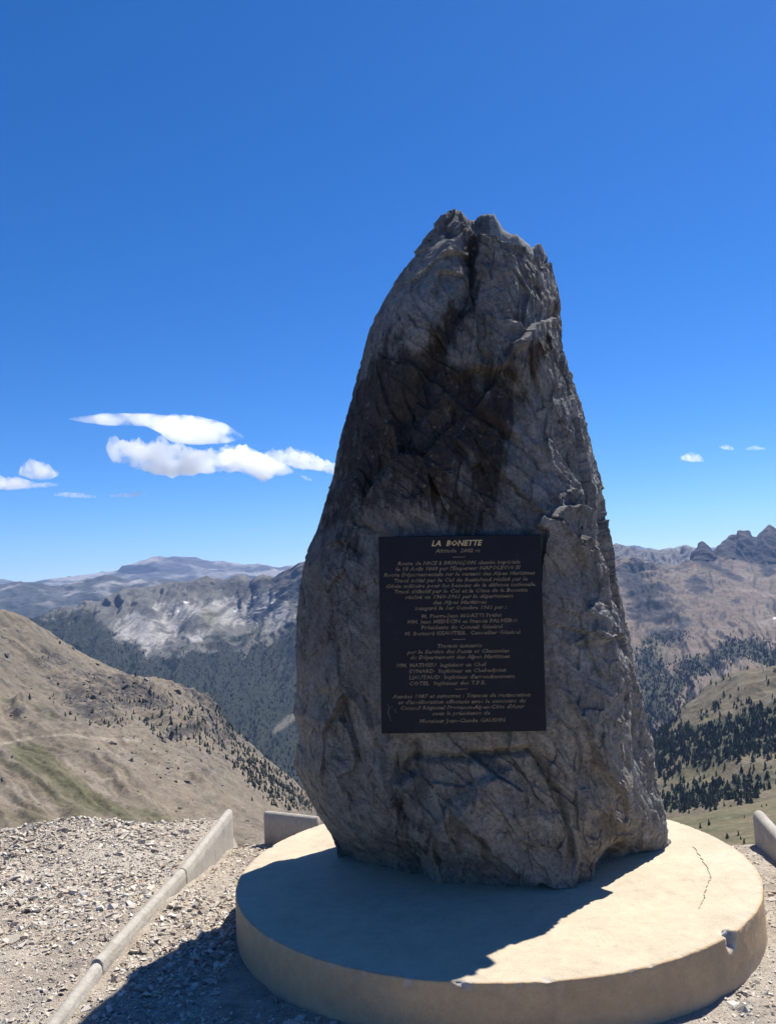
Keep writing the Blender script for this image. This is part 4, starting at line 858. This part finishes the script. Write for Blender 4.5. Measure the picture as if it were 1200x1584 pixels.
def d_boulder(x, y):
    n = fbm(np.stack([x / 16, y / 16, 0 * x + 3], -1), 4)
    cg = blob(x, y, 278, 1132, 40, 14, -0.35) + blob(x, y, 140, 1095, 56, 24, 0.5) + 0.8 * blob(x, y, 28, 1102, 16, 10, -0.6) + 0.8 * blob(x, y, 225, 1078, 60, 20, 0.4) + 0.8 * blob(x, y, 310, 1075, 50, 16, 0.5) + blob(x, y, 350, 1130, 50, 26, 0.7) + 0.5 * blob(x, y, 180, 1060, 110, 50, 0.4) + 0.5 * blob(x, y, 250, 1180, 80, 30, 0.4) + 0.4 * blob(x, y, 40, 1000, 80, 40, 0.5) + 0.5 * blob(x, y, 170, 1265, 14, 8)
    return sstep(0.2, 0.9, cg + 0.9 * n) + 0.02
Pb, Hb = on_terrain(left, d_boulder, 4200, 51, 0.6, 2.6); Hb = Hb * np.random.default_rng(4).exponential(0.6, len(Hb)) + 0.35
rb_ = np.random.default_rng(52); cb_ = np.array([(0.10, 0.092, 0.085), (0.16, 0.14, 0.12), (0.26, 0.23, 0.19)])[rb_.choice(3, len(Pb), p=[0.45, 0.35, 0.2])]
bo = stuff_mesh('boulders', HULLS, rb_.integers(0, len(HULLS), len(Pb)), Pb, rot_rand(rb_, len(Pb), 0.5), np.stack([Hb * 1.3, Hb, Hb * 1.5], -1), cb_, M_stone)
tag(bo, 'dark broken boulders and outcrop rubble strewn over the tan hillside', 'boulders', kind='stuff')
low_shapes = [tree_shape(i, 3, 4, 0.3) for i in range(6)]
def forest(name, P, H, label, seed, c0=(0.058, 0.070, 0.044)):
    rr = np.random.default_rng(seed); n = len(P); cc = np.array(c0)[None] * rr.uniform(0.55, 1.7, (n, 1)) * (1 + rr.normal(0, 0.12, (n, 3)))
    sz = np.stack([H * rr.uniform(0.9, 2.0, n), H * rr.uniform(0.9, 2.0, n), H], -1)
    P = P.copy(); P[:, 2] -= 0.04 * H
    o = stuff_mesh(name, low_shapes, rr.integers(0, 6, n), P, rot_rand(rr, n, 0.03), sz, cc, M_needle)
    return tag(o, label, 'forest', kind='stuff')
def nz(x, y, s, o=0): return fbm(np.stack([x / s, y / s, 0 * x + o], -1), 3)
def d_midwood(x, y):
    n = nz(x, y, 34, 2); n2 = nz(x, y, 9, 7)
    lim = np.interp(x, [0, 60, 120, 180, 230, 300, 360, 420, 470, 560], [930, 935, 948, 985, 1012, 995, 990, 985, 965, 940])
    dg = fbm(np.stack([(x * 0.8 + y * 1.0) / 16.0, (x - y) / 90.0, x * 0 + 6], -1), 4, 0.6)
    return sstep(-8, 16, y - lim + 34 * n + 14 * n2 + 22 * dg) * (0.35 + sstep(-0.25, 0.3, n2)) * sstep(0.75, 0.4, blob(x, y, 445, 1115, 30, 7, -0.7) * 1.2) * ((x > -150) & (x < 1000) & (y < 1260))
P, H = on_terrain(mid, d_midwood, 18500, 31, 7, 12); forest('forest', P, H, 'dense dark forest on the lower flanks of the middle mountain left of the rock', 41, (0.026, 0.040, 0.029))
def d_rightwood(x, y):
    n = nz(x, y, 26, 3); n2 = nz(x, y, 8, 9)
    wd = blob(x, y, 1140, 1005, 46, 17, -0.12) + blob(x, y, 1000, 1030, 26, 34, 0.3) + 0.7 * blob(x, y, 1035, 985, 30, 12) + blob(x, y, 1035, 1060, 34, 16, -0.3) + blob(x, y, 1080, 1030, 30, 14) + blob(x, y, 1195, 1020, 24, 12) + 1.3 * blob(x, y, 1010, 1100, 46, 34) + 0.9 * blob(x, y, 850, 1090, 90, 60) + 0.12
    return sstep(0.28, 0.75, wd + 0.4 * n) * (0.3 + sstep(-0.2, 0.3, n2)) * ((x > 700) & (x < 1400)) * (y > 960)
P, H = on_terrain(right, d_rightwood, 5500, 32, 7, 13); forest('forest', P, H, 'dark woods in patches below the crags right of the rock', 42)
def d_slopewood(x, y):
    n = nz(x, y, 30, 4); n2 = nz(x, y, 10, 5)
    wd = 1.1 * blob(x, y, 1080, 1155, 95, 34, -0.2) + blob(x, y, 1190, 1130, 60, 38) + 0.9 * blob(x, y, 1110, 1228, 120, 20, -0.2) + 0.5 * blob(x, y, 1010, 1150, 40, 60) + 0.06
    return (0.035 + sstep(0.3, 1.0, wd + 0.6 * n + 0.35 * n2)) * (0.15 + sstep(-0.25, 0.3, n2)) * ((x > 900) & (x < 1420))
def d_leftwood(x, y):
    n = nz(x, y, 22, 6)
    wd = 1.6 * blob(x, y, 415, 1212, 50, 22, 0.65) + 0.9 * blob(x, y, 455, 1235, 34, 12, 0.75) + 0.7 * blob(x, y, 345, 1110, 46, 12, 0.8) + 0.55 * blob(x, y, 300, 1125, 90, 44, 0.5) + 0.42 * blob(x, y, 200, 1088, 80, 30, 0.4) + 0.3 * blob(x, y, 120, 1100, 60, 24, 0.4) + 0.35 * blob(x, y, 390, 1175, 60, 14, 0.8)
    return sstep(0.12, 1.2, wd + 0.45 * n * (wd > 0.12)) + 0.004 * (wd > 0.03)
Pl, Hl = on_terrain(left, d_leftwood, 1500, 33, 2.5, 9.5)
Ps, Hs = on_terrain(slope, d_slopewood, 5200, 34, 3.5, 11)
xs_, ys_ = to_px(Ps)
# 300 largest in view stand as trees of their own, the rest as woods
vl = to_px(Pl); okl = (vl[0] > 0) & (vl[0] < 490); kl = np.where(okl)[0]; kl = kl[np.argsort(-(Hl / Pl[:, 1])[kl])][:130]
oks = (xs_ > 1000) & (xs_ < 1200) & (ys_ < 1262); ks = np.where(oks)[0]; ks = ks[np.argsort(-(Hs / Ps[:, 1])[ks])][:156]
forest('conifer_scrub', np.delete(Pl, kl, 0), np.delete(Hl, kl), 'small scrubby conifers between the larger trees on the tan hillside', 43, (0.06, 0.068, 0.04))
forest('forest', np.delete(Ps, ks, 0), np.delete(Hs, ks), 'bands of dark conifer forest across the slope right of the rock', 44, (0.09, 0.105, 0.068))
tri = []
for q in range(7):
    V, F = tree_shape(60 + q, 6 + q % 3, 9, 0.42); me = bpy.data.meshes.new('crown'); me.from_pydata(V.tolist(), [], F.tolist())
    a = me.color_attributes.new('tint', 'FLOAT_COLOR', 'POINT'); cc = np.ones((len(V), 4), np.float32); cc[:, :3] = np.array((0.105, 0.118, 0.075)) * random.uniform(0.6, 1.5); a.data.foreach_set('color', cc.ravel()); me.materials.append(M_needle); tri.append(me)
tk = bpy.data.meshes.new('trunk'); V = []; F = []
for zz, rr_ in ((-0.06, 0.028), (0.12, 0.022), (0.6, 0.012)):
    for j in range(6): V.append((rr_ * math.cos(j * math.pi / 3), rr_ * math.sin(j * math.pi / 3), zz))
for lv in (0, 1):
    for j in range(6): F.append((lv * 6 + j, lv * 6 + (j + 1) % 6, lv * 6 + 6 + (j + 1) % 6, lv * 6 + 6 + j))
tk.from_pydata(V, [], F); tk.materials.append(M_bark)
def conifer(p, h, label, group):
    e = bpy.data.objects.new('conifer', None); col.objects.link(e); e.location = tuple(p); e.rotation_euler = (0, 0, random.uniform(0, 6.28)); s = random.uniform(0.85, 1.7); e.scale = (h * s, h * s, h)
    e.empty_display_size = 0.1
    for nme, me in (('trunk', tk), ('crown', random.choice(tri))):
        o = bpy.data.objects.new(nme, me); col.objects.link(o); o.parent = e
    return tag(e, label, 'conifer', group)
lx, ly = to_px(Pl)
for i in kl:
    if lx[i] > 365 and ly[i] > 1165: conifer(Pl[i], Hl[i], 'dark conifer in the thick stand low on the tan hillside, beside the rock', 'conifers in the stand on the tan hillside')
    elif lx[i] < 235: conifer(Pl[i], Hl[i], 'small conifer high on the bare tan hillside, far from the thick stand', 'outlying conifers on the tan hillside')
    else: conifer(Pl[i], Hl[i], 'small dark conifer among the dark outcrops in the middle of the tan hillside', 'conifers among the outcrops of the tan hillside')
for i in ks:
    if ys_[i] < 1105: conifer(Ps[i], Hs[i], 'small conifer scattered on open grass near the crest of the wooded slope', 'conifers near the crest of the wooded slope')
    elif ys_[i] < 1196: conifer(Ps[i], Hs[i], 'dark conifer in the upper stand on the wooded slope right of the rock', 'conifers in the upper stand')
    else: conifer(Ps[i], Hs[i], 'dark conifer in the lower stand, just above the near grass right of the rock', 'conifers in the lower stand')
sh = [(1082, 1281, 'leftmost of the small conifers on the grass right of the plinth'), (1095, 1277, 'second small conifer on the grass right of the plinth'), (1124, 1298, 'small conifer just above the gravel right of the plinth, left of the close pair'), (1141, 1293, 'taller dark conifer of the close pair above the gravel by the right block'),
      (1144, 1302, 'lower dark conifer of the close pair above the gravel by the right block'), (1152, 1306, 'small conifer nearest the shaded block, low above the gravel'), (1177, 1249, 'tiny conifer above the shaded block on the right'), (1186, 1247, 'tiny conifer at the far right above the shaded block'), (1150, 1266, 'tiny lone bush-like conifer in mid grass left of the shaded block')]
_, GS, PXs, PYs, _ = shoulder
for a_, b_, lab in sh:
    d2 = (PXs - a_) ** 2 + (PYs - b_) ** 2; d2[:14] = 1e9; k = np.unravel_index(np.argmin(d2), d2.shape); p = GS[k]
    conifer(p - np.array([0, 0, 0.2]), p[1] * (9.5 if b_ > 1270 else 5) / FPX, lab, 'small conifers on the near grass')

# ------------------------------------------------------------------ clouds
def cloud(pts, dist, density, label, seed, puff=0.25, aniso=0.6):
    pts = np.array(pts, float); n, mth = 90, 36
    s = 0.5 - 0.5 * np.cos(np.linspace(0, np.pi, n)); x = pts[0, 0] + s * (pts[-1, 0] - pts[0, 0])
    top = np.interp(x, pts[:, 0], pts[:, 1]); bot = np.interp(x, pts[:, 0], pts[:, 2])
    ker = np.array([1, 2, 3, 2, 1]) / 9.0; top[2:-2] = np.convolve(top, ker, 'valid'); bot[2:-2] = np.convolve(bot, ker, 'valid')
    A = on_y(x, top, dist); B = on_y(x, bot, dist); C = (A + B) / 2; hz = (A[:, 2] - B[:, 2]) / 2
    a = np.linspace(0, 2 * np.pi, mth, endpoint=False)
    hy = np.minimum(hz * 2.2 + 40, (A[-1, 0] - A[0, 0]) * 0.35) * np.sqrt(np.clip(4 * s * (1 - s), 0, 1))
    V = np.stack([C[:, None, 0] + 0 * a, C[:, None, 1] + hy[:, None] * np.cos(a), C[:, None, 2] + hz[:, None] * np.sin(a)], -1)
    R_ = V - C[:, None, :]; sc_ = 0.9 * max(60.0, hz.max())
    nn = fbm(V.reshape(-1, 3) / (sc_ * 0.8) + seed * 7.7, 5, 0.6); flatb = np.where(np.sin(np.tile(a, n)) < -0.2, 0.45, 1.0)
    V = C[:, None, :] + R_ * (1 + puff * 2.2 * (nn * flatb)[:, None].reshape(n, mth, 1))
    V = C[:, None, :] + (V - C[:, None, :]) * 1.12
    V = V.reshape(-1, 3); V = np.concatenate([V, C[:1], C[-1:]])
    F = grid_faces(n, mth, True); T = np.concatenate([F[:, [0, 1, 2]], F[:, [0, 2, 3]]]); k = np.arange(mth); k2 = (k + 1) % mth
    T = np.concatenate([T, np.stack([np.full(mth, n * mth), k2, k], -1), np.stack([np.full(mth, n * mth + 1), (n - 1) * mth + k, (n - 1) * mth + k2], -1)])
    m = bpy.data.materials.new('cloud_vapour'); m.use_nodes = True; t = m.node_tree; t.nodes.clear()
    out_ = N(t, 'ShaderNodeOutputMaterial'); v_ = N(t, 'ShaderNodeVolumeScatter'); v_.inputs['Color'].default_value = (0.995, 0.995, 0.995, 1); v_.inputs['Anisotropy'].default_value = aniso
    f = noise(t, coords(t), 1.0 / max(90.0, 1.5 * hz.max()), 5, 0.62); mr = N(t, 'ShaderNodeMapRange'); mr.inputs['From Min'].default_value = 0.40; mr.inputs['From Max'].default_value = 0.60; mr.inputs['To Max'].default_value = density * 0.95
    t.links.new(f, mr.inputs['Value']); t.links.new(mr.outputs[0], v_.inputs['Density'])
    t.links.new(v_.outputs[0], out_.inputs['Volume'])
    o = new_mesh('cloud', V, T, m, True); return tag(o, label, 'cloud', 'small clouds low in the sky')
CD = 26000
cloud([(106, 647, 649), (130, 644, 653), (163, 641, 657), (200, 640.5, 657), (226, 641, 658), (246, 643, 668), (262, 646, 682), (303, 645, 685), (345, 655, 684), (362, 664, 682), (377, 674, 677)], CD, 0.0045, 'smooth lens-shaped white cloud, uppermost on the left', 1, 0.12)
cloud([(164, 690, 697), (173, 683, 714), (195, 685, 716), (210, 684, 723), (232, 689, 728), (252, 686, 733), (275, 692, 734), (289, 696, 733), (310, 699, 729), (327, 699, 728), (348, 696, 727), (364, 690, 728), (380, 694, 729), (397, 700, 738), (408, 704, 741), (420, 706, 736), (440, 716, 733), (455, 729, 732)], CD, 0.0055, 'long puffy white cloud below the lens-shaped one', 2, 0.55)
cloud([(408, 700, 706), (425, 695, 711), (440, 698, 716), (453, 697, 722), (470, 700, 724), (485, 705, 726), (500, 712, 728), (518, 718, 734), (532, 727, 733)], CD + 900, 0.0045, 'tapering white cloud touching the left side of the rock', 3, 0.5)
cloud([(29, 731, 735), (42, 717, 738), (52, 713, 740), (61, 714, 741), (75, 721, 740), (93, 732, 735)], CD, 0.005, 'small rounded white cloud at the far left', 4, 0.4)
cloud([(-70, 735, 752), (-30, 730, 755), (0, 737, 756), (14, 739, 757), (28, 740, 756), (45, 744, 756), (61, 748, 754), (78, 747, 753), (92, 749, 752)], CD + 500, 0.005, 'flat white cloud cut off by the left edge of the picture', 5, 0.45)
cloud([(83, 764, 767), (95, 762, 768), (107, 761.5, 769), (125, 763, 770), (150, 767, 770)], CD, 0.0035, 'thin white cloud streak low above the horizon on the far left', 6, 0.15)
cloud([(167, 766, 769), (187, 763, 769), (200, 763, 769), (212, 760, 769), (225, 762, 766)], CD, 0.0035, 'thin white cloud wisp right of the lowest streak', 7, 0.15)
cloud([(465, 735, 738), (473, 737, 743), (483, 741, 744)], CD, 0.0025, 'tiny faint wisp below the cloud beside the rock', 8, 0.15)
cloud([(1052, 706, 711), (1060, 703, 712), (1068, 701, 713), (1078, 704, 714), (1088, 711, 714)], CD, 0.005, 'small white cloud, leftmost of three on the right', 9, 0.4)
cloud([(1111, 690, 692), (1122, 688, 695), (1135, 694, 697)], CD, 0.004, 'tiny white cloud in the middle of the three on the right', 10, 0.15)
cloud([(1152, 693, 696), (1166, 689.5, 696), (1174, 692, 695.5), (1184, 693, 696)], CD, 0.003, 'tiny white cloud, rightmost of the three', 11, 0.15)

# ------------------------------------------------------------------ haze
HX, HY0, HY1, HZ0, HZ1 = 24000.0, -24000.0, 21500.0, -1501.0, 860.0
Vh = np.array([(x, y, z) for z in (HZ0, HZ1) for y in (HY0, HY1) for x in (-HX, HX)]); Fh = np.array([(0, 2, 3, 1), (4, 5, 7, 6), (0, 1, 5, 4), (2, 6, 7, 3), (0, 4, 6, 2), (1, 3, 7, 5)])
m = bpy.data.materials.new('valley_haze'); m.use_nodes = True; t = m.node_tree; t.nodes.clear()
out_ = N(t, 'ShaderNodeOutputMaterial'); v_ = N(t, 'ShaderNodeVolumePrincipled'); v_.inputs['Color'].default_value = (0.33, 0.55, 1.0, 1); v_.inputs['Density'].default_value = 2.5e-5; v_.inputs['Anisotropy'].default_value = 0.2
t.links.new(v_.outputs[0], out_.inputs['Volume'])
hz_o = new_mesh('haze', Vh, Fh, m); tag(hz_o, 'thin blue haze filling the valleys', 'haze', kind='stuff')
